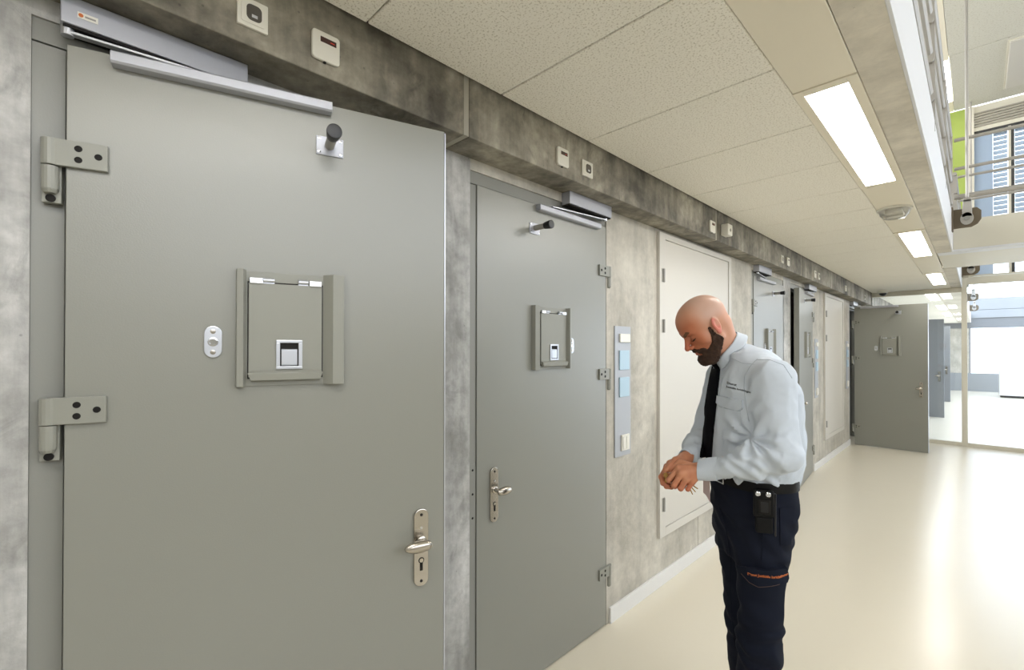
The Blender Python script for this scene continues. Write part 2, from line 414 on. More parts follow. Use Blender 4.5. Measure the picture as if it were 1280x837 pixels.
# upper window
wi = empty('window_1', (1.5, END+.08, 2.8)); tag(wi, 'upper storey window with white slatted blinds behind the railings', 'window', kind='structure')
wbox(wi, 'window_frame', M['mull'], 1.5, 7.5, END+.05, END+.10, 5.165, 5.19)
wbox(wi, 'window_frame', M['cream'], 1.5, 7.5, END+.05, END+.10, 2.8, 2.83)
for xx in (1.935, 3.2, 4.5, 5.8):
    wbox(wi, 'mullion', M['mull'], xx-.018, xx+.018, END+.05, END+.10, 2.83, 5.165)
    wbox(wi, 'mullion_cover', M['cream'], xx-.05, xx-.018, END+.06, END+.10, 2.83, 5.165)
for a, b_ in ((1.5, 1.885), (1.953, 3.15), (3.218, 4.45), (4.518, 5.75), (5.818, 7.5)):
    wbox(wi, 'pane', M['glass'], a, b_, END+.07, END+.075, 2.83, 5.165)
wbox(wi, 'reveal_panel', M['blind'], 1.5, 1.715, END+.13, END+.18, 2.8, 5.165)
for a, b_ in ((1.72, 1.88), (1.96, 3.14), (3.23, 4.44)):
    bl = empty('slat_blind', (a, END+.16, 5.1)); tag(bl, {1.72: 'narrow white slatted blind left of the dark upper mullion', 1.96: 'white slatted blind right of the dark upper mullion', 3.23: 'white slatted blind beyond the right edge of the upper window'}[a], 'blind')
    sl = None
    for i in range(27):
        z = -.03-i*.075
        if sl is None:
            sl = MB().add([(0, -.02, .0), (b_-a, -.02, .0), (b_-a, .012, .071), (0, .012, .071), (0, -.017, -.002), (b_-a, -.017, -.002), (b_-a, .015, .069), (0, .015, .069)],
                 [(0,1,2,3),(7,6,5,4),(0,4,5,1),(1,5,6,2),(2,6,7,3),(3,7,4,0)]).build('slat', M['blind'], bl)
        else: sl = sl.copy(); COL.objects.link(sl)
        sl.location = (0, 0, z)
    MB().box(0, b_-a, -.03, .03, 0, .05).build('head_rail', M['blind'], bl)

# right wall of the atrium: tall window wall (daylight)
wr = empty('wall_right'); tag(wr, 'window wall on the far right side of the atrium', 'wall', kind='structure')
MB().box(7.5, 7.6, -4, 10.9, 0, 2.7).build('parapet', M['white'], wr)
MB().box(7.5, 7.6, -4, 10.9, 5.3, 5.7).build('head', M['white'], wr)
for yy in (-4, -1.0, 2.0, 5.0, 8.0, 10.85):
    MB().box(7.5, 7.6, yy-.04, yy+.04, 2.7, 5.3).build('mullion', M['white'], wr)
o = MB().box(-3, 7.6, -4.1, -4, 0, 5.7).build('wall_front', M['white']); tag(o, 'white end wall behind the viewer', 'wall', kind='structure')

# ------------------------------------------------------------------ glass partition
gp = empty('glass_partition', (.15, END, 0)); tag(gp, 'floor-to-ceiling glass partition in a cream frame at the corridor end', 'partition', kind='structure')
wbox(gp, 'post', M['cream'], 1.34, 1.41, END-.03, END+.05, 0, 2.79, bevel=.003)
wbox(gp, 'bottom_rail', M['cream'], .15, 7.4, END-.02, END+.04, 0, .058, bevel=.003)
wbox(gp, 'head_rail', M['cream'], 1.41, 7.4, END-.03, END+.05, 2.672, 2.79, bevel=.003)
wbox(gp, 'head_rail', M['cream'], .15, 1.34, END-.02, END+.05, 2.555, ZC-.0, bevel=.003)
wbox(gp, 'post', M['cream'], .0, .055, END-.02, END+.05, 0, 2.56)
wbox(gp, 'pane', M['glass'], .055, 1.34, END+.01, END+.018, .058, 2.555)
wbox(gp, 'pane', M['glass'], 1.41, 3.4, END+.01, END+.018, .058, 2.672)
wbox(gp, 'post', M['cream'], 3.4, 3.46, END-.02, END+.05, .058, 2.672)
wbox(gp, 'pane', M['glass'], 3.46, 7.4, END+.01, END+.018, .058, 2.672)
wbox(gp, 'pane', M['glass'], 1.45, 7.4, END+.01, END+.018, 2.79, 2.80)

# beyond the glass
wf = empty('wall_far', (-3, 25.2, 0)); tag(wf, 'pale concrete far wall with a wide bright window', 'wall', kind='structure')
wbox(wf, 'sill_wall', M['farc'], -3, 9, 25.2, 25.4, 0, .69)
wbox(wf, 'head_band', M['bluegrey'], -3, 9, 25.15, 25.4, 2.42, 2.80)
wbox(wf, 'concrete_band', M['farc'], -3, 9, 25.1, 25.4, 2.80, 3.10, bevel=.01)
wbox(wf, 'concrete_band', M['farc'], -3, 9, 25.12, 25.4, 3.11, 3.55, bevel=.01)
wbox(wf, 'side_wall', M['wallc'], -3, 1.3, 25.2, 25.4, .69, 2.42)
for xx in (1.3, 5.0, 8.8): wbox(wf, 'mullion', M['bluegrey'], xx-.04, xx+.04, 25.25, 25.3, .69, 2.42)
ct = empty('white_counter', (2.04, 22.5, 0)); tag(ct, 'low white counter standing before the far window', 'counter')
wbox(ct, 'body', M['fascia'], 2.04, 4.6, 22.5, 23.2, .07, .87, bevel=.01)
wbox(ct, 'plinth', M['gap'], 2.07, 4.57, 22.54, 23.16, 0, .07)
wbox(ct, 'counter_top', M['skirt'], 2.03, 4.61, 22.49, 23.21, .87, .89)

# ================================================================== DOORS
def bar(mb, poly, axis, t0, t1): mb.prism(poly, axis, t0, t1); return mb
def make_door(name, pivot, ang, hand, s=1.0, W=.987, label='', cat='door', blue=False):
    """hand=+1: hinge at low y (left) ; -1: hinge at high y (right). Local: x out of the wall, u along the leaf."""
    root = empty(name, (pivot[0], pivot[1], 0), -ang*hand)
    tag(root, label, cat, kind='structure')
    Y = lambda u: u*hand
    c_d = M['bluegrey'] if blue else M['door']; c_h = M['bluegrey'] if blue else M['hatch']
    leaf = MB().box(-.055, 0, Y(.027), Y(.027+W), .008, 2.31).build('leaf', c_d, root, bevel=.002)
    if s < 1:   # latch edge cover strip
        MB().box(-.056, .0005, Y(.0275+W), Y(.031+W), .01, 2.305).build('edge_strip', M['satin'], root)
    U = lambda u: .027+(u-.027)*s            # position scaling
    # hinges
    for z in (2.083, 1.487, .345):
        h = MB()
        h.box(-.001, .012, Y(.0), Y(.105), z-.062, z)
        h.tube((.0, Y(.0), z-.001), (.0, Y(.0), z-.062), .0165, n=16)
        h.build('hinge', c_h, root, bevel=.0015)
        hh = bpy.data.objects[-1] if False else None
        h2 = MB(); h2.tube((0, Y(0), z-.064), (0, Y(0), z-.118), .0155, n=16); h2.tube((0, Y(0), z-.118), (0, Y(0), z-.126), .0155, .011, n=16)
        h2.box(-.022, -.005, Y(-.016), Y(.018), z-.146, z-.02)
        hb = h2.build('hinge_pin', c_h, root, bevel=.001)
        for (u, dz, x) in ((.052, -.018, .012), (.052, -.044, .012), (.088, -.031, .012)):
            q = MB(); q.lathe((x-.0005, Y(u), z+dz), (1, 0, 0), [(0, .0075), (.001, .0075), (.0012, .0058), (.0006, .0055), (.0006, .0015)], n=14); q.build('screw', M['dark'], hb, smooth=True)
        q = MB(); q.lathe((-.008, Y(.0), z-.136), (1, 0, 0), [(0, .009), (.006, .009), (.0065, .005)], n=14); q.build('screw', M['dark'], hb, smooth=True)
    # inspection hatch (food hatch)
    a0, a1 = U(.367/1.0 if s == 1 else .385), U(.642 if s == 1 else .671)
    if s == 1: a0, a1 = .381, .668
    zt_, zb_ = 1.812, 1.499
    hf = MB(); hf.prism([(.0, a0*hand), (.0, (a0+.004)*hand), (.0, 0)][:0] or [(0, Y(a0)), (.026, Y(a0+.003)), (.028, Y(a0+.018)), (.006, Y(a0+.024)), (0, Y(a0+.024))], 'z', zb_, zt_)
    hf.build('guide_channel', c_h, root, bevel=.001)
    hf = MB(); hf.prism([(0, Y(a1)), (.026, Y(a1-.002)), (.028, Y(a1-.032)), (.004, Y(a1-.056)), (0, Y(a1-.056))], 'z', zb_, zt_)
    hf.build('guide_channel', c_h, root, bevel=.001)
    MB().box(0, .004, Y(a0+.02), Y(a1-.05), zb_, zt_-.003).build('hatch_frame', c_h, root, bevel=.001)
    fl = MB().box(.004, .011, Y(a0+.030), Y(a1-.060), 1.523, 1.778).build('hatch_flap', c_h, root, bevel=.0015)
    MB().box(.0035, .0048, Y(a0+.027), Y(a1-.057), 1.519, 1.782).build('flap_gap', M['gap'], root)
    lp = MB(); l0, l1 = a0+.028, a1-.058
    lp.add([(.010, Y(l0+.006), 1.541), (.010, Y(l1-.006), 1.541), (.026, Y(l1), 1.534), (.026, Y(l0), 1.534),
            (.010, Y(l0+.008), 1.512), (.010, Y(l1-.008), 1.512), (.024, Y(l1-.008), 1.515), (.024, Y(l0+.008), 1.515)],
           [(0,1,2,3),(7,6,5,4),(3,2,6,7),(0,3,7,4),(1,5,6,2),(0,4,5,1)])
    lp.build('flap_lip', c_h, fl, bevel=.001)
    for (p0, p1, k0, k1) in ((a0+.032, a0+.064, a0+.064, a0+.092), (a1-.094, a1-.062, a1-.122, a1-.096)):
        q = MB(); q.box(.005, .016, Y(p0), Y(p1), 1.776, 1.792); hgp = q.build('flap_hinge', M['chrome'], root, bevel=.0015)
        q = MB(); q.tube((.012, Y(k0), 1.787), (.012, Y(k1), 1.787), .0062, n=12); q.box(.005, .010, Y(k0), Y(k1), 1.772, 1.790)
        q.build('knuckle', M['satin'], hgp, bevel=.0008)
    # recessed paddle latch
    c0, c1 = a0+.030+.066, a0+.030+.066+.066
    q = MB()
    for (e0, e1, f0, f1) in ((c0, c1, 1.616, 1.624), (c0, c1, 1.544, 1.552), (c0, c0+.010, 1.552, 1.616), (c1-.010, c1, 1.552, 1.616)):
        q.box(.0105, .0155, Y(e0), Y(e1), f0, f1)
    lt = q.build('latch_frame', M['satin'], fl, bevel=.0012)
    MB().box(.0108, .0115, Y(c0+.009), Y(c1-.009), 1.552, 1.616).build('latch_recess', M['dark'], fl)
    MB().prism([(.0115, 1.553), (.0150, 1.556), (.0150, 1.597), (.0115, 1.600)], 'y', Y(c0+.013), Y(c1-.013)).build('latch_paddle', M['satin'], fl, bevel=.001)
    # spy hole plate
    sc = U(.332) if s < 1 else .357
    pl = MB().prism([(Y(0)+sc*hand+p[0], p[1]) for p in rrect(0, 1.618, .040, .083, .0199, 7)], 'x', 0, .006).build('spyhole_plate', M['satin'], root, bevel=.002)
    q = MB(); q.lathe((.006, Y(sc), 1.618), (1, 0, 0), [(0, .0125), (.0035, .0115), (.004, .008), (.002, .0075), (.002, .002)], n=20); q.build('spyhole_cover', M['chrome'], pl, smooth=True)
    for dz in (.027, -.027):
        q = MB(); q.lathe((.006, Y(sc), 1.618+dz), (1, 0, 0), [(0, .0065), (.0012, .006), (.0016, .003)], n=14); q.build('screw', M['steel'], pl, smooth=True)
    # door stop
    st = U(.629) if s < 1 else .645
    pt = MB().box(0, .004, Y(st-.036), Y(st+.038), 2.160, 2.214).build('stop_plate', M['alum'], root, bevel=.0015)
    for (du, dz) in ((-.028, .019), (.030, .019), (-.028, -.019), (.030, -.019)):
        q = MB(); q.lathe((.004, Y(st+du), 2.187+dz), (1, 0, 0), [(0, .005), (.002, .0045), (.0025, .002)], n=12); q.build('screw', M['chrome'], pt, smooth=True)
    MB().tube((.004, Y(st), 2.190), (.075, Y(st), 2.190), .0135, n=20).build('stop_rod', M['rib'] if not blue else M['dark'], root, smooth=True)
    q = MB(); q.lathe((.068, Y(st), 2.190), (1, 0, 0), [(0, .0155), (.004, .0165), (.035, .0205), (.041, .0195), (.042, .015), (.0415, .004)], n=24); q.build('stop_buffer', M['rubber'], root, smooth=True)
    # slide rail of the closer
    r0, r1 = (.112, .606) if s < 1 else (.118, .635)
    rl = MB().prism([(.0, 2.278), (.026, 2.278), (.031, 2.283), (.031, 2.303), (.028, 2.307), (0, 2.307)], 'y', Y(r0), Y(r1)).build('closer_rail', M['alum'], root, bevel=.001)
    MB().box(.010, .022, Y(r0+.02), Y(r1-.06), 2.3072, 2.3085).build('rail_slot', M['dark'], rl)
    # lever handle on long plate
    hc = U(.917) if s < 1 else .917
    zh = 1.0 if s < 1 else .974
    zo = .973 if s < 1 else .953
    pl = MB().prism([(Y(hc)+p[0], p[1]) for p in rrect(0, zo, .047, .243, .0225, 7)], 'x', 0, .009).build('handle_plate', M['steel'], root, bevel=.0025)
    hz = zo+.022
    q = MB(); q.tube((.009, Y(hc), hz), (.048, Y(hc), hz), .0095, n=18); q.lathe((.009, Y(hc), hz), (1, 0, 0), [(0, .016), (.006, .015), (.009, .010)], n=20)
    q.build('handle_neck', M['steel'], pl, smooth=True)
    hv = MB()
    prof = [(-.020, .002), (-.019, .007), (-.014, .0115), (-.004, .0148), (.012, .0170), (.028, .0172), (.044, .0150), (.056, .0108), (.063, .006), (.066, .001)]
    hv.lathe((.052, Y(hc), hz), (0, -hand, 0), [(t_, r_*.9) for t_, r_ in prof], n=22, ref=(1, 0, 0), sq=1.2)
    hv.build('lever_handle', M['steel'], pl, smooth=True)
    q = MB(); q.lathe((.009, Y(hc), zo-.040), (1, 0, 0), [(0, .0095), (.001, .009), (.0014, .006)], n=18)
    q.box(.009, .0104, Y(hc-.0045), Y(hc+.0045), zo-.072, zo-.044)
    q.build('keyhole', M['dark'], pl)
    q = MB(); q.lathe((.0104, Y(hc), zo-.040), (1, 0, 0), [(0, .007), (.001, .0065)], n=18); q.build('lock_cylinder', M['steel'], pl)
    for dz in (.103, .062, -.105):
        q = MB(); q.lathe((.009, Y(hc), zo+dz), (1, 0, 0), [(0, .0048), (.0012, .0044), (.0015, .002)], n=12); q.build('screw', M['dark'] if dz != .062 else M['chrome'], pl, smooth=True)
    return root
def make_frame(y0, y1, side, name, label, zt_=2.366, keep=None, mt=None):
    r = empty(name, (0, (y0+y1)/2, 0)); tag(r, label, 'door frame', kind='structure')
    yc = (y0+y1)/2; mt = mt or M['frame']
    wl_ = .038 if side < 0 else .058          # stile on the left
    wr_ = .006 if side < 0 else .06
    MB().box(-.20, -.006, y0-yc, y0-yc+wl_, 0, 2.309).build('frame_stile', mt, r, bevel=.001)
    MB().box(-.20, -.006, y1-yc-wr_, y1-yc, 0, 2.309).build('frame_stile', mt, r, bevel=.001)
    MB().box(-.20, -.007, y0-yc, y1-yc, 2.313, zt_).build('frame_head', mt, r, bevel=.001)
    MB().box(-.12, -.062, y0-yc+wl_, y0-yc+wl_+.02, 0, 2.315).build('rebate', mt, r)
    MB().box(-.12, -.062, y1-yc-wr_-.02, y1-yc-wr_, 0, 2.315).build('rebate', mt, r)
    MB().box(-.12, -.062, y0-yc+wl_, y1-yc-wr_, 2.295, 2.315).build('rebate', mt, r)
    if keep:
        k = MB().box(-.008, -.0035, keep[0]-yc, keep[1]-yc, .848, 1.105).build('lock_keep', M['frame'], r, bevel=.001)
        for z in (.875, .977, 1.08):
            q = MB(); q.lathe((-.0035, (keep[0]+keep[1])/2-yc, z), (1, 0, 0), [(0, .005), (.0012, .0045)], n=12); q.build('screw', M['dark'], k)
    return r
def make_closer(y0, label, hand, ang=0, group='silver door closers'):
    """box on the lintel; y0 = left end"""
    r = empty('door_closer', (0, y0, 2.348))
    MB().box(.0, .055, 0, .385, 0, .064).build('closer_body', M['alum'], r, bevel=.002)
    MB().box(.0, .050, .004, .381, -.006, 0).build('back_plate', M['dark'], r)
    tag(r, label, 'door closer')
    return r
doors = [
 ('door_1', (.022, .004, 0), math.radians(16.8), 1, .955, .9275, 'large grey steel cell door standing ajar in the left foreground'),
 ('door_2', (.0, 2.329, 0), 0, -1, 1.0, .987, 'closed grey cell door hinged right, left of the light switch panel'),
 ('door_3', (.0, 4.804, 0), 0, 1, 1.0, .987, 'closed grey cell door just behind the man\'s shoulder'),
 ('door_4', (.0, 7.129, 0), math.radians(4.6), -1, 1.0, .987, 'slightly open grey cell door with dark edge behind the man\'s back'),
 ('door_5', (.035, 9.626, 0), math.radians(93), 1, .955, .9275, 'cell door swung wide open across the far end of the corridor'),
]
DR = {}
for n_, pv, an, hd, s_, W_, lb in doors: DR[n_] = make_door(n_, pv, an, hd, s_, W_, lb)
make_frame(-.028, 1.0, 1, 'door_frame', 'grey steel frame around the large ajar door in the foreground')
make_frame(1.275, 2.306, -1, 'door_frame', 'grey steel frame around the second, closed door', keep=(1.278, 1.311))
make_frame(PER-.028, PER+1.0, 1, 'door_frame', 'pale steel frame of the closed door behind the man\'s shoulder', mt=M['hatch'])  # lighter paint stands in for grazing sheen from the bright far end
make_frame(PER+1.275, PER+2.306, -1, 'door_frame', 'grey steel frame of the slightly open door behind the man', keep=(PER+1.278, PER+1.311), mt=M['hatch'])  # same lighter paint, the sheen put into the frame colour
make_frame(2*PER-.028, 2*PER+1.0, 1, 'door_frame', 'steel frame of the wide open door at the corridor end')
# upper filler above frame 1 (recess shadow line)
CL = [(.019, 'long silver door closer above the ajar foreground door', 1), (1.893, 'silver door closer above the second door', -1),
      (PER+.019, 'silver door closer above the door behind the man\'s shoulder', 1), (PER+1.893, 'silver door closer above the slightly open door', -1), (2*PER+.019, 'silver door closer above the wide open far door', 1)]
for (y0, lb, hd) in CL:
    c = make_closer(y0, lb, hd)
    if y0 == .019:
        b = MB(); b.box(.0552, .0562, .028, .064, .020, .034); b.build('badge', M['plastic'], c)
        b = MB(); b.lathe((.0562, .034, .027), (1, 0, 0), [(0, .0045), (.0004, .0045)], n=12); b.build('badge_emblem', M['stitch'], c)
        b = MB(); b.box(.0562, .0565, .041, .060, .0245, .0285); b.build('badge_lettering', M['rib'], c)
    # arm
    arm = MB()
    if y0 == .019:
        a = Vector((.030, .02, -.012)); e = Vector((.19, .56, -.058)); 
        a = Vector((.035, .012, -.014)); e = Vector((.125, .30, -.042))
    elif hd > 0: a = Vector((.03, .03, -.012)); e = Vector((.016, .33, -.036))
    else: a = Vector((.03, .355, -.012)); e = Vector((.016, -.10, -.034))
    if y0 > 9: e = Vector((.30, .03, -.036))
    d = (e-a).normalized(); n2 = Vector((-d.y, d.x, 0)).normalized()*.009
    up = Vector((0, 0, .003))
    arm.add([a-n2-up, a+n2-up, e+n2-up, e-n2-up, a-n2+up, a+n2+up, e+n2+up, e-n2+up], [(0,3,2,1),(4,5,6,7),(0,1,5,4),(1,2,6,5),(2,3,7,6),(3,0,4,7)])
    arm.tube(a+Vector((0, 0, -.008)), a+Vector((0, 0, .014)), .012, n=14)
    arm.build('closer_arm', M['satin'], c, bevel=.001)

# the far blue doors beyond the glass
for i, (x0, x1, yy, lb) in enumerate(((.03, .975, 14.8, 'slate blue open door seen through the glass, nearer one'), (.03, .94, 19.4, 'slate blue open door seen through the glass, farther one'))):
    r = empty('far_door', (0, yy, 0)); tag(r, lb, 'door')
    lf = MB().box(x0, x1, 0, .05, .01, 2.31).build('leaf', M['bluegrey'], r, bevel=.002)
    q = MB(); q.lathe((x1-.09, -.05, .985), (-1, 0, 0), [(-.02, .004), (0, .014), (.04, .014), (.07, .004)], n=14); q.tube((x1-.08, 0, .985), (x1-.08, -.045, .985), .008)
    q.build('lever_handle', M['steel'], r, smooth=True)
    MB().box(x1-.105, x1-.058, -.008, 0, .85, 1.09).build('handle_plate', M['steel'], r)

# ================================================================== wall fittings
def shaft_door(y0, y1, label):
    r = empty('utility_door', (0, (y0+y1)/2, .33)); tag(r, label, 'cabinet door', 'tall white utility doors in the concrete wall')
    h = (y1-y0)/2; H = 2.392-.33
    q = MB(); fw = .082
    q.box(0, .022, -h, -h+fw, 0, H); q.box(0, .022, h-fw*.7, h, 0, H); q.box(0, .022, -h+fw, h-fw*.7, H-.042, H); q.box(0, .022, -h+fw, h-fw*.7, 0, .055)
    q.build('door_frame', M['white'], r, bevel=.002)
    MB().box(0, .015, -h+fw+.002, h-fw*.7-.002, .057, H-.044).build('door_leaf', M['white'], r, bevel=.002)
    for z in (2.10, 1.757, .549):
        q = MB(); q.tube((.028, -h+.048, z-.33-.045), (.028, -h+.048, z-.33+.045), .008, n=12); q.box(.018, .024, -h+.030, -h+.066, z-.33-.045, z-.33+.045)
        q.build('hinge', M['rib'], r, smooth=False)
    return r
shaft_door(2.91, 4.20, 'tall white utility door directly behind the man\'s head')
shaft_door(7.71, 9.0, 'farther tall white utility door left of the wide open door')
def switch_panel(y0, label):
    r = empty('switch_panel', (0, y0, .955)); tag(r, label, 'switch panel', 'grey wall panels with switches')
    MB().box(0, .008, 0, .176, 0, .783).build('back_plate', M['plate'], r, bevel=.001)
    MB().box(.008, .020, .042, .155, .686, .738).build('intercom_button', M['plastic'], r, bevel=.003)
    MB().box(.008, .016, .042, .150, .520, .637).build('touch_screen', M['screen'], r, bevel=.002)
    MB().box(.008, .016, .042, .150, .357, .475).build('touch_screen', M['screen'], r, bevel=.002)
    q = MB().box(.008, .018, .062, .150, .032, .128).build('switch_frame', M['plastic'], r, bevel=.003)
    MB().box(.018, .022, .070, .104, .042, .118).build('rocker', M['plastic'], q, bevel=.002)
    MB().box(.018, .022, .108, .142, .042, .118).build('rocker', M['plastic'], q, bevel=.002)
switch_panel(2.385, 'grey metal switch panel with pale blue screens beside the second door')
switch_panel(4.44, 'grey metal switch panel hidden behind the man, left of the third door')
switch_panel(PER+2.385, 'grey metal switch panel right of the slightly open door')
switch_panel(9.26, 'grey metal switch panel between the far utility door and open door')

def display_unit(y0, label, wd=.083):
    r = empty('cell_display', (XB, y0+wd/2, 2.498)); tag(r, label, 'display', 'white displays on the concrete beam')
    MB().prism(rrect(0, 0, wd, .085, .010, 4), 'x', 0, .012).build('housing', M['plastic'], r, bevel=.003)
    d = MB().box(.0118, .0128, -.018, .030, .010, .026).build('display_window', M['red'], r, bevel=.0005)
    MB().box(.0128, .0130, .012, .024, .0165, .0185).build('indicator', M['redled'], d)
    MB().box(.001, .008, -.006, .001, -.0465, -.0425).build('clip', M['black'], r)
def lamp_unit(y0, label, wd=.075):
    r = empty('signal_lamp', (XB, y0+wd/2, 2.497)); tag(r, label, 'signal lamp', 'square white signal lamps on the concrete beam')
    MB().prism(rrect(0, 0, wd, .077, .002, 2), 'x', 0, .009).build('housing', M['plastic'], r, bevel=.0015)
    MB().prism(rrect(0, 0, wd*.76, .058, .004, 3), 'x', .009, .012).build('bezel', M['plastic'], r, bevel=.001)
    l_ = MB().prism(rrect(.002, .001, wd*.50, .043, .012, 4), 'x', .0118, .0135).build('lens', M['lens'], r, bevel=.001)
    MB().box(.0134, .0142, -.004, .010, -.012, -.004).build('lens_highlight', M['satin'], l_)
lamp_unit(.350, 'square white signal lamp at the top edge, above the closer of the foreground door')
display_unit(.544, 'white box with dark red display above the foreground door')
display_unit(1.667, 'white box with dark red display above the second door')
lamp_unit(1.862, 'square white signal lamp right of the display above the second door', .086)
display_unit(3.405, 'white box with small display above the man, left of a plain white box', .095)
r = empty('sensor_box', (XB, 3.655, 2.505)); tag(r, 'plain white cubic sensor box on the beam above the man', 'sensor')
MB().box(0, .055, -.028, .062, -.04, .045).build('housing', M['plastic'], r, bevel=.006)
MB().tube((.055, .017, 0), (.058, .017, 0), .012, n=16).build('sensor_eye', M['seal'], r, smooth=True)
lamp_unit(PER+.350, 'square white signal lamp above the third door, right of the plain white sensor box')
display_unit(PER+.544, 'white display box above the third door, right of a signal lamp')
display_unit(PER+1.667, 'white display box above the slightly open door')
lamp_unit(PER+1.862, 'square white signal lamp above the slightly open door', .086)
display_unit(PER+3.50, 'white display box above the farther utility door')
lamp_unit(2*PER+.350, 'square white signal lamp above the wide open far door')

# ceiling lights
def ceiling_light(y0, z, x0, x1, label, L=1.47, rim=True, xs=None):
    r = empty('ceiling_light', ((x0+x1)/2, y0, z)); tag(r, label, 'ceiling light', 'rectangular recessed ceiling lights')
    hw = (x1-x0)/2
    if rim:
        q = MB(); q.box(-hw-.033, -hw, -.05, L+.05, -.006, .03); q.box(hw, hw+.036, -.05, L+.05, -.006, .03); q.box(-hw, hw, -.05, 0, -.006, .03); q.box(-hw, hw, L, L+.05, -.006, .03)
        q.build('light_frame', M['strip'], r, bevel=.002)
    MB().box(-hw, hw, 0, L, -.003, .02).build('diffuser', M['emit'], r)
ceiling_light(-1.0, ZC, 1.035, 1.18, 'rectangular ceiling light over the corridor behind the viewer')
ceiling_light(2.18, ZC, 1.035, 1.18, 'largest rectangular ceiling light, upper right of the man')
ceiling_light(5.36, ZC, 1.035, 1.18, 'second ceiling light along the corridor strip')
ceiling_light(8.53, ZC, 1.035, 1.18, 'third ceiling light, just before the glass partition')
ceiling_light(11.7, ZC-.0, 1.035-.2, 1.18-.2, 'first ceiling light seen through the glass partition', rim=False)
ceiling_light(14.9, ZC-.0, 1.035-.2, 1.18-.2, 'second ceiling light seen through the glass partition', rim=False)
ceiling_light(18.1, ZC-.0, 1.035-.2, 1.18-.2, 'third ceiling light seen through the glass partition', rim=False)
ceiling_light(8.8, 5.6, 1.155, 1.23, 'narrow ceiling light on the upper floor above the lime wall', 1.5, rim=False)
# emergency lamp
r = empty('emergency_lamp', (1.10, 4.41, ZC)); tag(r, 'oval emergency lamp with clear cover on the ceiling strip', 'emergency lamp')
q = MB(); q.lathe((0, 0, 0), (0, 0, -1), [(0, .105), (.012, .104), (.014, .09)], n=32, ref=(1, 0, 0), sq=1.25); q.build('base', M['plastic'], r, smooth=True)
q = MB(); q.lathe((0, 0, -.012), (0, 0, -1), [(0, .092), (.03, .086), (.055, .060), (.062, .02)], n=32, ref=(1, 0, 0), sq=1.25); q.build('clear_cover', M['clear'], r, smooth=True)
q = MB(); q.box(-.05, .05, -.08, -.02, -.045, -.014); q.build('reflector', M['plastic'], r, bevel=.004)
q = MB(); q.box(-.05, .05, .01, .08, -.050, -.014); q.build('lamp_housing', M['plastic'], r, bevel=.004)
# dome camera at the end
r = empty('dome_camera', (.36, 10.35, ZC)); tag(r, 'small black and white dome camera under the ceiling by the open door', 'camera')
q = MB(); q.lathe((0, 0, 0), (0, 0, -1), [(0, .075), (.04, .072), (.05, .06)], n=24); q.build('base', M['plastic'], r, smooth=True)
q = MB(); q.lathe((0, 0, -.045), (0, 0, -1), [(0, .055), (.03, .048), (.048, .03), (.055, .008)], n=24); q.build('dome', M['rubber'], r, smooth=True)

# ================================================================== THE MAN (signed-distance shapes polygonised with surface nets)
f32 = np.float32
def smin(a, b, k):
    h = np.clip(.5+.5*(b-a)/k, 0, 1); return b+(a-b)*h-k*h*(1-h)
def smax(a, b, k): return -smin(-a, -b, k)
def cap(P, a, b, ra, rb=None):
    rb = ra if rb is None else rb
    a = np.array(a, f32); ba = np.array(b, f32)-a; L2 = float(ba@ba)+1e-9
    x, y, z = P[0]-a[0], P[1]-a[1], P[2]-a[2]
    h = np.clip((x*ba[0]+y*ba[1]+z*ba[2])/L2, 0, 1)
    return np.sqrt((x-h*ba[0])**2+(y-h*ba[1])**2+(z-h*ba[2])**2)-(ra+(rb-ra)*h)
def ell(P, c, r):
    x, y, z = P[0]-c[0], P[1]-c[1], P[2]-c[2]
    k0 = np.sqrt((x/r[0])**2+(y/r[1])**2+(z/r[2])**2); k1 = np.sqrt((x/r[0]**2)**2+(y/r[1]**2)**2+(z/r[2]**2)**2)+1e-6
    return k0*(k0-1)/k1
def grid(b, h):
    ax = [np.arange(b[2*i], b[2*i+1]+h, h, dtype=f32) for i in range(3)]
    return ax, (ax[0][:, None, None], ax[1][None, :, None], ax[2][None, None, :])
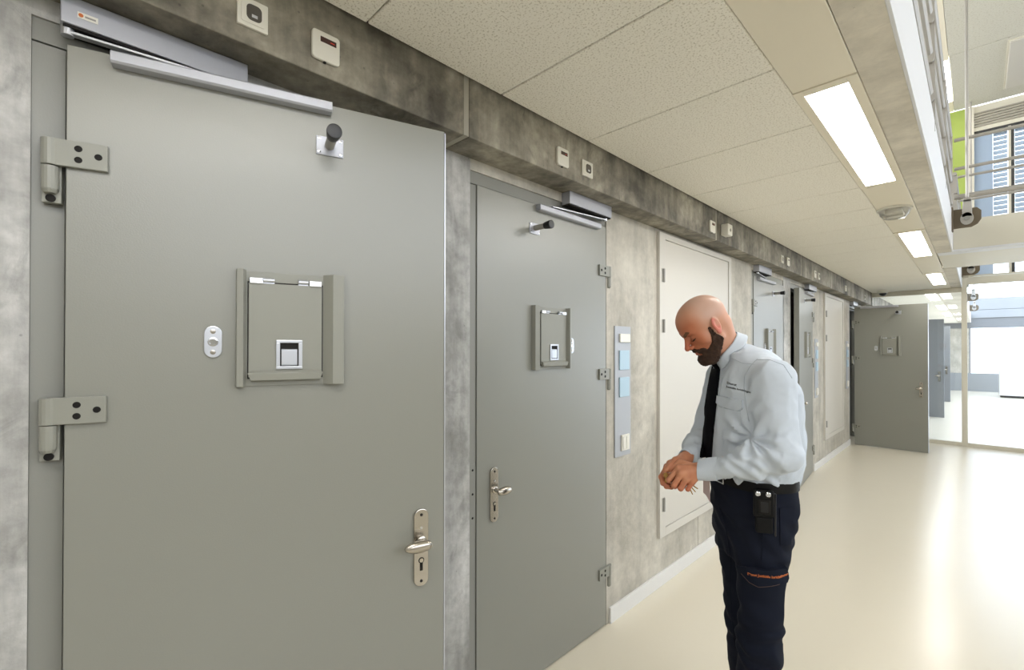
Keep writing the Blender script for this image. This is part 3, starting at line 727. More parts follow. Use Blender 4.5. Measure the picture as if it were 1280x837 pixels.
def nets(F, ax):
    sg = F < 0; nx, ny, nz = F.shape
    c = [(i, j, k) for i in (0, 1) for j in (0, 1) for k in (0, 1)]
    def sub(A, o): return A[o[0]:nx-1+o[0], o[1]:ny-1+o[1], o[2]:nz-1+o[2]]
    cnt = sum(sub(sg, o).astype(np.int8) for o in c)
    act = (cnt > 0) & (cnt < 8); I = np.argwhere(act)
    idx = -np.ones(act.shape, np.int32); idx[act] = np.arange(len(I))
    pos = np.zeros((len(I), 3)); num = np.zeros(len(I))
    vals = {o: F[I[:, 0]+o[0], I[:, 1]+o[1], I[:, 2]+o[2]] for o in c}
    for o in c:
        for d in range(3):
            if o[d]: continue
            q = list(o); q[d] = 1; q = tuple(q)
            a, b = vals[o], vals[q]; m = (a < 0) != (b < 0)
            t = np.where(m, a/np.where(m, a-b, 1), 0)
            for e in range(3): pos[:, e] += np.where(m, o[e]+(t if e == d else 0), 0)
            num += m
    pos /= num[:, None]
    V = np.stack([ax[e][0]+(I[:, e]+pos[:, e])*(ax[e][1]-ax[e][0]) for e in range(3)], 1)
    Q = []
    for d in range(3):
        s0 = [slice(None)]*3; s1 = [slice(None)]*3; s0[d] = slice(0, -1); s1[d] = slice(1, None)
        A, B = sg[tuple(s0)], sg[tuple(s1)]
        u, v = (d+1) % 3, (d+2) % 3
        E = np.argwhere(A != B); E = E[(E[:, u] > 0) & (E[:, v] > 0) & (E[:, u] < F.shape[u]-1) & (E[:, v] < F.shape[v]-1)]
        inside = A[tuple(E.T)]
        def g(du, dv):
            T = E.copy(); T[:, u] -= du; T[:, v] -= dv; return idx[tuple(T.T)]
        q = np.stack([g(1, 1), g(0, 1), g(0, 0), g(1, 0)], 1)
        q[~inside] = q[~inside][:, ::-1]; Q.append(q)
    return V, np.concatenate(Q)
def relax(V, Q, n=2, f=.5):
    for _ in range(n):
        S_ = np.zeros_like(V); N = np.zeros(len(V))
        for k in range(4):
            a, b = Q[:, k], Q[:, (k+1) % 4]
            np.add.at(S_, a, V[b]); np.add.at(N, a, 1); np.add.at(S_, b, V[a]); np.add.at(N, b, 1)
        V = V+(S_/N[:, None]-V)*f
    return V
def normals(V, Q):
    n = np.cross(V[Q[:, 2]]-V[Q[:, 0]], V[Q[:, 3]]-V[Q[:, 1]]); N = np.zeros_like(V)
    for k in range(4): np.add.at(N, Q[:, k], n)
    return N/(np.linalg.norm(N, axis=1)[:, None]+1e-12)
def obj_np(name, V, Q, m, parent, tone=None):
    me = bpy.data.meshes.new(name); me.from_pydata(V.tolist(), [], Q.tolist()); me.materials.append(m)
    me.polygons.foreach_set('use_smooth', [True]*len(me.polygons))
    if tone is not None:
        a = me.color_attributes.new('tone', 'FLOAT_COLOR', 'POINT')
        a.data.foreach_set('color', np.concatenate([tone, np.ones((len(tone), 1))], 1).astype(f32).ravel())
    o = bpy.data.objects.new(name, me); COL.objects.link(o); o.parent = parent; return o
def bvh_of(V, Q): return BVHTree.FromPolygons([tuple(v) for v in V], [tuple(q) for q in Q])

man = empty('person', (.886, 1.967, 0), math.radians(18.12))
tag(man, 'bald bearded man in light blue shirt and black tie looking down at his hands', 'person')
PH = math.radians(35)
FW = np.array([-math.cos(PH), -math.sin(PH), 0]); LF = np.array([math.sin(PH), -math.cos(PH), 0])

# ---- head frame
psi, pit = math.radians(27), math.radians(37)
HF = np.array([-math.cos(psi)*math.cos(pit), -math.sin(psi)*math.cos(pit), -math.sin(pit)])
HL = np.array([math.sin(psi), -math.cos(psi), 0]); HU = np.cross(HF, HL)
HS = 1.02
HO = np.array([-.107, -.13, 1.692])-.078*HS*HL
NB = np.array([-.030, -.002, 1.50]); CN0 = np.array([-.088, -.010, 1.612])            # neck base
def tohead(P):
    x, y, z = P[0]-HO[0], P[1]-HO[1], P[2]-HO[2]
    return tuple((x*B[0]+y*B[1]+z*B[2])/HS for B in (HF, HL, HU))
def headsdf(P, ears=True):
    H = tohead(P); A = np.abs(H[1]); M_ = (H[0], A, H[2])
    d = ell(H, (-.001, 0, .043), (.094, .076, .083))
    d = smin(d, ell(H, (.032, 0, .046), (.066, .064, .062)), .03)
    d = smin(d, ell(H, (.034, 0, -.012), (.060, .060, .062)), .02)
    d = smin(d, cap(M_, (.083, 0, .029), (.076, .036, .030), .0135, .012), .018)
    d = smin(d, ell(M_, (.056, .044, -.016), (.026, .024, .024)), .02)
    d = smin(d, ell(H, (.060, 0, -.048), (.040, .036, .034)), .02)
    d = smin(d, cap(M_, (.006, .047, -.050), (.070, .018, -.098), .019, .016), .022)
    d = smin(d, ell(H, (.034, 0, -.072), (.050, .044, .036)), .02)
    d = smin(d, ell(H, (.080, 0, -.094), (.020, .024, .019)), .015)
    d = smax(d, -ell(M_, (.098, .031, .010), (.020, .019, .013)), .010)          # eye sockets
    d = smin(d, ell(M_, (.0765, .031, .008), (.0140, .0165, .0125)), .003)        # closed upper lids
    d = smin(d, cap(M_, (.089, .020, -.006), (.083, .042, -.006), .004), .006)     # lower lid
    d = smin(d, cap(H, (.092, 0, .018), (.115, 0, -.020), .0075, .0100), .010)
    d = smin(d, ell(H, (.1165, 0, -.024), (.0115, .0105, .0095)), .006)
    d = smin(d, ell(M_, (.105, .0125, -.028), (.0095, .0065, .0075)), .004)
    d = smin(d, cap(M_, (.101, 0, -.051), (.092, .022, -.055), .0052, .003), .004)
    d = smin(d, cap(M_, (.099, 0, -.062), (.090, .020, -.058), .0062, .003), .004)
    if ears:
        # ear: tilted shell
        ex, ey, ez = H[0]-.000, A-.0785, H[2]-.000
        c_, s_ = math.cos(.45), math.sin(.45); ex, ey = ex*c_+ey*s_, -ex*s_+ey*c_
        c_, s_ = math.cos(-.18), math.sin(-.18); ex, ez = ex*c_-ez*s_, ex*s_+ez*c_
        e = ell((ex, ey, ez-.004), (0, 0, 0), (.019, .0075, .030))
        e = smin(e, ell((ex, ey, ez), (.004, 0, -.024), (.010, .006, .010)), .006)
        e = smax(e, -ell((ex, ey, ez), (.002, .008, .004), (.0115, .008, .020)), .003)
        e = smin(e, ell((ex, ey, ez), (.013, .001, -.006), (.005, .005, .007)), .003)
        e = smin(e, cap((ex, ey, ez), (-.006, .000, -.010), (-.004, .000, .016), .0028), .003)
        d = smin(d, e, .004)
    n = cap(P, NB, CN0, .058, .055)
    n = smin(n, cap(P, CN0, HO+HF*(-.034)+HU*(-.018), .056, .054), .02)
    d = smin(d, n, .018)
    n2 = cap(P, CN0, HO+HF*.015+HU*(-.06), .045, .040)
    d = smin(d, n2, .02)
    return d, H
hb_ = (-.32, .08, -.21, .11, 1.46, 1.86)
ax, P = grid(hb_, .0026)
D, H = headsdf(P)
V, Q = nets(D, ax); V = relax(V, Q, 1, .35)
def srgbv(c): c = np.array(c)/255.; return np.where(c <= .04045, c/12.92, ((c+.055)/1.055)**2.4)
def blend(c0, c1, t): t = np.clip(t, 0, 1)[:, None]; return c0*(1-t)+c1*t
h = tohead(V.T); hx, hy, hz = h; ah = np.abs(hy)
T = np.tile(srgbv((204, 150, 122)), (len(V), 1))
T = blend(T, srgbv((196, 160, 142)), np.clip((hz-.01)/.04, 0, 1)*np.clip((.055-hx)/.05, 0, 1)*.9)        # shaved scalp
T = blend(T, srgbv((184, 104, 68)), np.clip((hx-.030)/.04, 0, 1)*np.clip((.105-hz)/.05, 0, 1)*.85)         # ruddy face, its shading painted in as a darker orange
T = blend(T, srgbv((196, 100, 72)), np.exp(-(((hx-.112)/.02)**2+((hz+.018)/.022)**2+(hy/.014)**2))*.7)     # nose
T = blend(T, srgbv((158, 86, 74)), np.exp(-(((hx-.10)/.014)**2+((hz+.057)/.010)**2+(hy/.02)**2))*.9)       # lips
T = blend(T, srgbv((208, 112, 96)), np.clip((ah-.078)/.003, 0, 1)*np.clip((.040-np.hypot(hx, hz))/.008, 0, 1)*.8)
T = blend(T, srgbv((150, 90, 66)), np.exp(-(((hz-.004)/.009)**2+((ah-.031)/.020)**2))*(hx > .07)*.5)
Vh, Qh, Th = V, Q, T
# ---- beard, eyebrows, lashes
def bclip(d, t, region, k=.004): return smax(d-t, region, k)
Dh, H = headsdf(P, ears=False); A = np.abs(H[1]); M_ = (H[0], A, H[2])
reg = cap(M_, (.026, .074, .004), (.024, .068, -.050), .008, .017)
reg = smin(reg, cap(M_, (.026, .062, -.056), (.072, .030, -.098), .020, .028), .01)
reg = smin(reg, ell(H, (.078, 0, -.098), (.036, .040, .026)), .012)
reg = smin(reg, cap(M_, (.106, .0, -.040), (.084, .034, -.062), .0085, .011), .004)
reg = smin(reg, cap(M_, (.084, .034, -.058), (.075, .030, -.085), .012, .016), .006)
reg = smax(reg, -ell(H, (.106, 0, -.0565), (.018, .019, .0062)), .003)
tt = .0045+.011*np.clip((-.060-H[2])/.05, 0, 1)
db = smax(Dh-tt, reg, .004)
V, Q = nets(db, ax); V = relax(V, Q, 1, .4)
N = normals(V, Q)
dn = np.array([noise.noise(Vector(p)*190)*.0024+noise.noise(Vector(p)*70)*.0028 for p in V]); V = V+N*dn[:, None]
Vb, Qb = V, Q
ax2, P2 = grid((-.30, -.12, -.20, .05, 1.58, 1.74), .0015)
Dh2, H2 = headsdf(P2, ears=False); A2 = np.abs(H2[1]); M2 = (H2[0], A2, H2[2])
rb = cap(M2, (.101, .012, .0245), (.096, .034, .034), .0062, .0056); rb = smin(rb, cap(M2, (.096, .034, .034), (.084, .046, .033), .0056, .004), .003)
Ve, Qe = nets(smax(Dh2-.0016, rb, .001), ax2)
rl = cap(M2, (.098, .016, .0015), (.094, .031, -.0045), .0022); rl = smin(rl, cap(M2, (.094, .031, -.0045), (.080, .046, .000), .0022, .0016), .001)
Vl, Ql = nets(smax(Dh2-.0012, rl-.0012, .0005), ax2)

# ---- hands (left near the camera, right behind it)
J = dict(LW=(-0.165, -0.2, 1.148), LK1=(-0.235, -0.213, 1.150), LK2=(-0.224, -0.226, 1.134), LK3=(-0.207, -0.226, 1.117), LK4=(-0.188, -0.214, 1.104),
 LM1=(-0.269, -0.222, 1.105), LM2=(-0.250, -0.233, 1.089), LM3=(-0.226, -0.230, 1.080), LM4=(-0.202, -0.216, 1.077),
 LN1=(-0.272, -0.196, 1.093), LN2=(-0.250, -0.205, 1.077), LN3=(-0.228, -0.203, 1.071), LN4=(-0.205, -0.194, 1.071),
 LT1=(-0.258, -0.178, 1.094), LT2=(-0.238, -0.185, 1.080), LT3=(-0.220, -0.184, 1.078), LT4=(-0.202, -0.178, 1.080),
 LB=(-0.190, -0.185, 1.160), LC=(-0.232, -0.176, 1.163), LD=(-0.262, -0.182, 1.143), LE=(-0.272, -0.188, 1.124),
 RW=(-0.226, -0.085, 1.160), RK1=(-0.276, -0.142, 1.148), RK2=(-0.289, -0.126, 1.130), RK3=(-0.289, -0.108, 1.108), RK4=(-0.280, -0.094, 1.090),
 RM1=(-0.287, -0.180, 1.134), RM2=(-0.307, -0.162, 1.096), RM3=(-0.302, -0.142, 1.078), RM4=(-0.288, -0.124, 1.066),
 RN1=(-0.287, -0.192, 1.113), RN2=(-0.297, -0.186, 1.078), RN3=(-0.288, -0.166, 1.062), RN4=(-0.270, -0.145, 1.056),
 RT1=(-0.277, -0.186, 1.106), RT2=(-0.277, -0.190, 1.072), RT3=(-0.266, -0.172, 1.062), RT4=(-0.254, -0.150, 1.062),
 RB=(-0.240, -0.112, 1.160), RC=(-0.254, -0.150, 1.165), RD=(-0.268, -0.178, 1.152), RE=(-0.279, -0.192, 1.135))
ax3, P3 = grid((-.335, -.085, -.27, -.02, 1.035, 1.20), .0019)
def hand(s):
    palm = None
    for i, r in zip('1234', (.0145, .0150, .0140, .0120)):
        c = cap(P3, J[s+'W'], J[s+'K'+i], .022, r); palm = c if palm is None else smin(palm, c, .010)
    palm = smin(palm, cap(P3, J[s+'W'], J[s+'C'], .020, .0145), .012)
    d = palm
    fing = None
    for i, r in zip('1234', (.0098, .0100, .0095, .0083)):
        K, Mj, Nn, T_ = J[s+'K'+i], J[s+'M'+i], J[s+'N'+i], J[s+'T'+i]
        c = cap(P3, K, Mj, r*1.18, r*1.02); c = smin(c, ell(P3, Mj, (r*1.08,)*3), .003); c = smin(c, cap(P3, Mj, Nn, r*1.0, r*.92), .003); c = smin(c, cap(P3, Nn, T_, r*.92, r*.80), .003)
        fing = c if fing is None else smin(fing, c, .0012)
    th = cap(P3, J[s+'C'], J[s+'D'], .0125, .0110); th = smin(th, cap(P3, J[s+'D'], J[s+'E'], .0108, .0088), .003)
    fing = smin(fing, th, .0012)
    fill = ell(P3, (-.232, -.198, 1.100), (.036, .024, .020)) if s == 'L' else ell(P3, (-.278, -.150, 1.098), (.018, .030, .024))
    return smin(smin(d, fing, .0055), fill, .003)
hl = smin(hand('L'), cap(P3, J['LW'], (-.09, -.21, 1.17), .024, .030), .012)
hr = smin(hand('R'), cap(P3, J['RW'], (-.20, -.03, 1.185), .024, .030), .012)
V, Q = nets(np.minimum(hl, hr), ax3); V = relax(V, Q, 1, .3)
t = np.array([noise.noise(Vector(p)*55) for p in V])*.5+.5
T = blend(np.tile(srgbv((208, 146, 110)), (len(V), 1)), srgbv((186, 112, 82)), t*.8)
T = blend(T, srgbv((190, 106, 78)), np.clip((1.115-V[:, 2])/.04, 0, 1)*.55)
Vf, Qf, Tf = V, Q, T

# ---- nails
# ---- trunk and limbs under the clothes (coarse, keeps the body one figure)
def trunk(P, tab, k=1.0):
    z = P[2]; zs = [t[0] for t in tab]
    zc = np.clip(z, zs[0], zs[-1])
    g = lambda i: np.interp(zc, zs, [t[i] for t in tab]).astype(f32)
    cx, cy, A_, B_ = g(1), g(2), g(3), g(4)
    x, y = P[0]-cx, P[1]-cy
    lat = x*LF[0]+y*LF[1]; dep = x*FW[0]+y*FW[1]
    q = np.sqrt((lat/A_)**2+(dep/B_)**2)
    q2 = ((np.abs(lat/A_))**2.5+(np.abs(dep/B_))**2.5)**.4
    d = (q2-1)*np.minimum(A_, B_)*.9
    dz = np.maximum(zs[0]-z, z-zs[-1])
    return np.maximum(d, dz)
SH = [(1.085, .008, 0, .160, .122), (1.12, .008, 0, .176, .138), (1.17, .012, 0, .186, .152), (1.27, .016, 0, .186, .155), (1.36, .014, 0, .188, .148),
      (1.44, .010, .0, .190, .140), (1.50, .006, .0, .165, .118), (1.55, -.006, .0, .115, .090), (1.585, -.02, .0, .085, .075)]
LS = (.078, -.150, 1.488); LE = (.092, -.205, 1.245); FA = (.010, -.215, 1.205); FB = (-.106, -.208, 1.163)
RS = (-.098, .150, 1.478); RE = (-.160, .150, 1.225); RA = (-.195, .04, 1.195); RB_ = (-.212, -.045, 1.170)
axb, Pb = grid((-.27, .27, -.33, .30, .02, 1.60), .013)
d = trunk(Pb, [(z, x, y, a*.88, b*.85) for z, x, y, a, b in SH])
for a, b, r0, r1 in ((LS, LE, .05, .045), (LE, FB, .045, .032), (RS, RE, .05, .045), (RE, RB_, .045, .032), ((.05, -.07, 1.0), (.04, -.10, .52), .075, .05), ((.04, -.10, .52), (.03, -.09, .07), .048, .035), ((-.03, .075, 1.0), (-.01, .075, .52), .075, .05), ((-.01, .075, .52), (0, .08, .07), .048, .035)):
    d = smin(d, cap(Pb, a, b, r0, r1), .03)
d = smin(d, cap(Pb, (.012, -.03, 1.02), (.012, .03, 1.02), .10), .05)
V0, Q0 = nets(d, axb)
T0 = np.tile(srgbv((204, 150, 122)), (len(V0), 1))
o1, o2 = len(Vh), len(Vh)+len(Vf)
body = obj_np('body', np.concatenate([Vh, Vf, V0]), np.concatenate([Qh, Qf+o1, Q0+o2]), M['skin'], man, np.concatenate([Th, Tf, T0]))
tag(obj_np('beard', Vb, Qb, M['beard'], body), 'full brown beard and moustache')
obj_np('eyebrow', Ve, Qe, M['brow'], body)
obj_np('eyelash', Vl, Ql, M['lash'], body)

# ---- shirt
ax4, P4 = grid((-.27, .27, -.33, .26, 1.06, 1.64), .0048)
d = trunk(P4, SH)
d = smin(d, cap(P4, (-.02, 0, 1.545), LS, .052, .072), .03); d = smin(d, cap(P4, (-.02, 0, 1.545), RS, .052, .070), .03)
d = smin(d, cap(P4, (-.035, .005, 1.585), (.045, -.055, 1.540), .050), .03)
d = smin(d, cap(P4, (.045, .0, 1.50), (.055, 0, 1.38), .085, .10), .04)                # rounded upper back
arm = cap(P4, LS, LE, .074, .073); arm = smin(arm, cap(P4, LE, FA, .073, .060), .02); arm = smin(arm, cap(P4, FA, FB, .058, .042), .02)
arm2 = cap(P4, RS, RE, .066, .060); arm2 = smin(arm2, cap(P4, RE, RA, .060, .052), .02); arm2 = smin(arm2, cap(P4, RA, RB_, .050, .040), .02)
d = smin(d, arm, .016); d = smin(d, arm2, .016)
d = smax(d, -(P4[2]-1.088)+0*d, .01)
# neck opening
d = smax(d, -cap(P4, CN0*.6+NB*.4, HO+HF*(-.03), .058, .062), .006)
V, Q = nets(d, ax4); V = relax(V, Q, 3, .5)
N = normals(V, Q)
def rid(p, s): return 1-abs(noise.noise(p*s))*2
E0 = Vector((.012, -.26, 1.285)); E1 = Vector((.03, -.15, 1.40)); E2 = Vector((-.03, -.05, 1.56))
def fold(p, n):
    q = Vector(p)
    v = noise.noise(Vector((q.x*7, q.y*7, q.z*4)))*.006+(rid(Vector((q.x*1.4, q.y*1.4, q.z*.8)), 11)-.5)*.0055+(rid(Vector((q.x, q.y, q.z*.7)), 22)-.5)*.0022+noise.noise(q*45)*.0008
    r = q-E0; dd = math.hypot(r.x, r.z); an = math.atan2(r.z, r.x)
    if q.y < -.12: v += .0085*math.sin(an*8+noise.noise(q*14)*3)*math.exp(-(dd/.13)**2)*min(1, dd/.03)
    # creases along the forearm
    if q.z < 1.26 and q.x < .10 and q.y < -.14: v += .0035*math.sin((q.x*.9+q.z*1.3)*95+noise.noise(q*11)*4)*max(0, min(1, (q.x+.10)/.05))
    # vertical hang over the belly and back
    if q.z < 1.42: v += .0035*math.sin((q.x*LF[0]+q.y*LF[1])*70+noise.noise(q*5)*3)*max(0, min(1, (1.42-q.z)/.12))
    if q.z < 1.16: v += .005*math.sin((q.x*1.2-q.y)*60+noise.noise(q*9)*3)*max(0, (1.16-q.z)/.07)*max(0, min(1, (q.z-1.09)/.02))
    return v
dn = np.array([fold(p, n) for p, n in zip(V, N)]); V = V+N*dn[:, None]
shirt = obj_np('shirt', V, Q, M['shirt'], man)
Sb = bvh_of(V, Q)
def ray_y(bvh, a, z, off=0, y0=-.6, fallback=-.15):
    hit = bvh.ray_cast(Vector((a, y0, z)), Vector((0, 1, 0)))
    if hit[0] is None: return Vector((a, fallback, z))
    n = hit[1]
    if n.y > 0: n = -n
    return hit[0]+n*off
def patch(name, bvh, rows, m, parent, th=.0025, nu=10, sub=8, bev=0, y0=-.6):
    """rows: list of (a_left, z_left, a_right, z_right) from top to bottom, projected on the cloth along the depth axis"""
    R = []
    for r0, r1 in zip(rows[:-1], rows[1:]):
        for i in range(sub): R.append([r0[k]+(r1[k]-r0[k])*i/sub for k in range(4)])
    R.append(list(rows[-1])); out = []; inn = []
    for r in R:
        for j in range(nu+1):
            t = j/nu; a = r[0]+(r[2]-r[0])*t; z = r[1]+(r[3]-r[1])*t
            p = ray_y(bvh, a, z, 0, y0); n = bvh.find_nearest(p)[1]
            if n.y > 0: n = -n
            out.append(p+n*th); inn.append(p-n*.002)
    W_ = nu+1; n_ = len(out); F = []
    for i in range(len(R)-1):
        for j in range(nu):
            a = i*W_+j; F += [(a, a+1, a+W_+1, a+W_), (n_+a, n_+a+W_, n_+a+W_+1, n_+a+1)]
    bd = [j for j in range(W_)]+[i*W_+nu for i in range(1, len(R))]+[(len(R)-1)*W_+j for j in range(nu-1, -1, -1)]+[i*W_ for i in range(len(R)-2, 0, -1)]
    for a, b in zip(bd, bd[1:]+bd[:1]): F.append((a, n_+a, n_+b, b))
    return MB().add(out+inn, F).build(name, m, parent, smooth=True)
def seam(name, bvh, pts, m, parent, r=.0012, sub=10):
    P_ = []
    for p, q in zip(pts[:-1], pts[1:]):
        for i in range(sub): P_.append((p[0]+(q[0]-p[0])*i/sub, p[1]+(q[1]-p[1])*i/sub))
    P_.append(pts[-1]); W3 = [ray_y(bvh, a, z, r*.4) for a, z in P_]; b = MB()
    for p, q in zip(W3[:-1], W3[1:]):
        if 1e-5 < (q-p).length < .03: b.tube(p, q, r, n=6, cap=False)
    return b.build(name, m, parent, smooth=True)
def words(name, txt, bvh, a, z, size, slope, m, parent, off=.0012, bold=.012, ex=.001):
    cu = bpy.data.curves.new(name, 'FONT'); cu.body = txt; cu.size = size; cu.offset = bold*size; cu.resolution_u = 2
    to = bpy.data.objects.new(name, cu); COL.objects.link(to); dg = bpy.context.evaluated_depsgraph_get(); dg.update()
    me = bpy.data.meshes.new_from_object(to.evaluated_get(dg)); bpy.data.objects.remove(to)
    me.name = name; me.materials.clear(); me.materials.append(m)
    for v in me.vertices:
        p = ray_y(bvh, a+v.co.x, z+v.co.y+v.co.x*slope, off); v.co = p
    o = bpy.data.objects.new(name, me); COL.objects.link(o); o.parent = parent
    s_ = o.modifiers.new('thick', 'SOLIDIFY'); s_.thickness = .0006
    return o
# pockets, seams, lettering on the breast
patch('chest_pocket', Sb, [(-.108, 1.410, -.022, 1.408), (-.106, 1.36, -.022, 1.35), (-.100, 1.30, -.022, 1.288)], M['shirt'], shirt, .0015)
pf = patch('pocket_flap', Sb, [(-.112, 1.420, -.018, 1.414), (-.111, 1.392, -.018, 1.386), (-.098, 1.380, -.030, 1.375)], M['shirt'], shirt, .0055)
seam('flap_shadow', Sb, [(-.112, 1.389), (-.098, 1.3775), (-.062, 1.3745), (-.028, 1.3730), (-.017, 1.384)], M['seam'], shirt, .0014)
seam('armhole_seam', Sb, [(.030, 1.565), (.005, 1.535), (-.012, 1.50), (-.014, 1.46), (-.008, 1.40), (.002, 1.34)], M['seam'], shirt, .0012)
seam('shoulder_seam', Sb, [(.03, 1.562), (.07, 1.562), (.11, 1.545), (.135, 1.50)], M['seam'], shirt, .0010)
seam('yoke_seam', Sb, [(-.055, 1.565), (-.02, 1.548), (.02, 1.545)], M['seam'], shirt, .0010)
seam('placket_seam', Sb, [(-.088, 1.49), (-.104, 1.40), (-.118, 1.30), (-.132, 1.21)], M['seam'], shirt, .0009)
words('lettering', 'Dienst', Sb, -.072, 1.468, .0125, -.16, M['text'], shirt)
words('lettering', 'Justiti\u00eble Inrichtingen', Sb, -.074, 1.4555, .0098, -.16, M['text'], shirt)
# cuffs
def cuff(a, b, r0, r1):
    a = Vector(a); b = Vector(b); L = (b-a).length
    return MB().lathe(a, b-a, [(0, r0*.8), (.001, r0), (L*.5, (r0+r1)/2+.0008), (L-.001, r1), (L, r1-.001), (L, r1-.004), (L*.3, r1-.005), (L*.3, .005)], n=32, ref=(0, 0, 1), sq=.86)
cuff((-.100, -.209, 1.164), (-.166, -.201, 1.150), .0440, .0395).build('cuff', M['shirt'], shirt, smooth=True)
cuff((-.207, -.030, 1.174), (-.228, -.080, 1.160), .0400, .0370).build('cuff', M['shirt'], shirt, smooth=True)
# collar
CN = Vector((-.088, -.010, 1.612))
e1 = (Vector(FW)*.62-Vector((0, 0, 1))*.78).normalized(); e2 = Vector(LF); e3 = e1.cross(e2).normalized()
if e3.z < 0: e3 = -e3
b = MB(); nC = 48; rows = 7
t_start = math.radians(10)
vsC = []
for i in range(nC+1):
    t = t_start+(2*PI-2*t_start)*i/nC
    cs, sn = math.cos(t), math.sin(t)
    top = CN+e1*(.070*cs)+e2*(.062*sn)+e3*(.012*abs(sn))
    out = (e1*cs+e2*sn).normalized()
    front = max(0, cs)**2.2
    wing = .040+.030*front
    for j in range(rows+1):
        u = j/rows
        p = top-e3*(wing*u)+out*(.004+.016*u)*(1 if cs < .3 else 1)
        if front > .3:     # points hang down over the chest
            p += Vector((0, 0, -1))*(.012*u*front)+e2*(.010*u*front*(1 if sn > 0 else -1))
        # stay just outside the shirt
        nr = Sb.find_nearest(p)
        if nr[0] is not None and u > .25:
            n_ = nr[1]; side = (p-nr[0]).dot(n_)
            if side < .003: p = p+n_*(.003-side)
        vsC.append(p)
fC = [(i*(rows+1)+j, (i+1)*(rows+1)+j, (i+1)*(rows+1)+j+1, i*(rows+1)+j+1) for i in range(nC) for j in range(rows)]
b.add(vsC, fC); col_ = b.build('collar', M['shirt'], shirt, smooth=True)
sm = col_.modifiers.new('thick', 'SOLIDIFY'); sm.thickness = .0022; sm.offset = 0
# inner collar stand
b = MB(); vsC = []
for i in range(nC+1):
    t = 2*PI*i/nC; cs, sn = math.cos(t), math.sin(t)
    top = CN+e1*(.0685*cs)+e2*(.0605*sn)+e3*(.012*abs(sn)-.001)
    for j in range(4): vsC.append(top-e3*(.035*j/3)+(e1*cs+e2*sn)*(.001))
b.add(vsC, [(i*4+j, (i+1)*4+j, (i+1)*4+j+1, i*4+j+1) for i in range(nC) for j in range(3)])
cs_ = b.build('collar_stand', M['shirt'], shirt, smooth=True); sm = cs_.modifiers.new('thick', 'SOLIDIFY'); sm.thickness = .002
# tie
tie = patch('tie', Sb, [(-.131, 1.530, -.099, 1.528), (-.135, 1.49, -.101, 1.486), (-.146, 1.42, -.107, 1.414), (-.158, 1.34, -.115, 1.334), (-.168, 1.25, -.124, 1.243), (-.175, 1.165, -.130, 1.160)], M['tie'], man, .0075, nu=6, sub=8, y0=-.150)
kn = ray_y(Sb, -.112, 1.540, .006)
MB().lathe(CN+e1*.074-e3*.004, (e1*.12-e3*.9+Vector((0, 0, -.5))).normalized(), [(-.006, .008), (0, .015), (.014, .0155), (.030, .012), (.036, .008)], n=18, ref=tuple(e2), sq=.8).build('tie_knot', M['tie'], tie, smooth=True)

# ---- trousers
TR = [(.80, .004, .0, .130, .100), (.90, .008, .0, .156, .120), (1.0, .012, 0, .172, .134), (1.07, .012, 0, .168, .130), (1.115, .012, 0, .163, .124)]
ax5, P5 = grid((-.22, .22, -.27, .25, .02, 1.14), .0062)
d = trunk(P5, TR)
def leg(hp, kn_, an): 
    q = cap(P5, hp, kn_, .087, .074); return smin(q, cap(P5, kn_, an, .075, .067), .02)
l1 = leg((.046, -.076, .90), (.034, -.105, .50), (.026, -.100, .11)); l2 = leg((-.038, .075, .90), (-.012, .080, .50), (-.004, .085, .11))
d = smin(d, l1, .03); d = smin(d, l2, .03)
d = smax(d, (.055-P5[2])+0*d, .01)
V, Q = nets(d, ax5); V = relax(V, Q, 2, .5); N = normals(V, Q)
def tf(p):
    q = Vector(p)
    v = noise.noise(Vector((q.x*8, q.y*8, q.z*5)))*.007+(rid(Vector((q.x*.8, q.y*.8, q.z*1.1)), 12)-.5)*.006
    if q.z < .75: v += .005*math.sin((q.z+q.x*.5)*75+noise.noise(q*10)*4)*math.exp(-((q.z-.52)/.13)**2)
    if .78 < q.z < .98: v += .003*math.sin((q.z*1.2+q.x*1.5)*60+noise.noise(q*8)*3)
    return v if q.z < 1.05 else v*.3
dn = np.array([tf(p) for p in V]); V = V+N*dn[:, None]
trou = obj_np('trousers', V, Q, M['trouser'], man); Tb = bvh_of(V, Q)
patch('cargo_pocket', Tb, [(-.022, .795, .112, .815), (-.018, .70, .110, .70), (-.016, .60, .104, .60)], M['trouser'], trou, .007)
cf = patch('pocket_flap', Tb, [(-.030, .800, .116, .822), (-.026, .775, .118, .778), (.0, .752, .113, .766), (.03, .745, .10, .765)], M['trouser'], trou, .014, bev=1)
# sew lines and orange lettering on the flap
me_ = cf.data; Fb = BVHTree.FromPolygons([v.co for v in me_.vertices], [tuple(p.vertices) for p in me_.polygons])
words('lettering', 'Dienst Justiti\u00eble Inrichtingen', Fb, -.004, .783, .0115, .06, M['stitch'], cf, off=.0006, bold=.03)
seam('flap_edge', Fb, [(-.024, .776), (.001, .756), (.03, .750), (.098, .768)], M['stitch_dim'], cf, .0012)
seam('side_seam', Tb, [(.050, 1.06), (.046, .95), (.042, .83)], M['trouser'], trou, .0025)
seam('front_seam', Tb, [(-.10, .98), (-.075, .90), (-.065, .80), (-.068, .60), (-.05, .40)], M['trouser'], trou, .0022)
patch('back_pocket', Tb, [(.098, 1.03, .146, 1.03), (.100, .90, .132, .90)], M['trouser'], trou, .003, nu=6)
b = MB(); b.add([(.100, -.055, 1.036), (.165, .030, 1.040), (.178, .035, 1.000), (.150, -.004, .982), (.125, -.045, .990)], [(0, 1, 2, 3, 4)])
bf = b.build('back_pocket_flap', M['trouser'], trou); sm = bf.modifiers.new('t', 'SOLIDIFY'); sm.thickness = .004
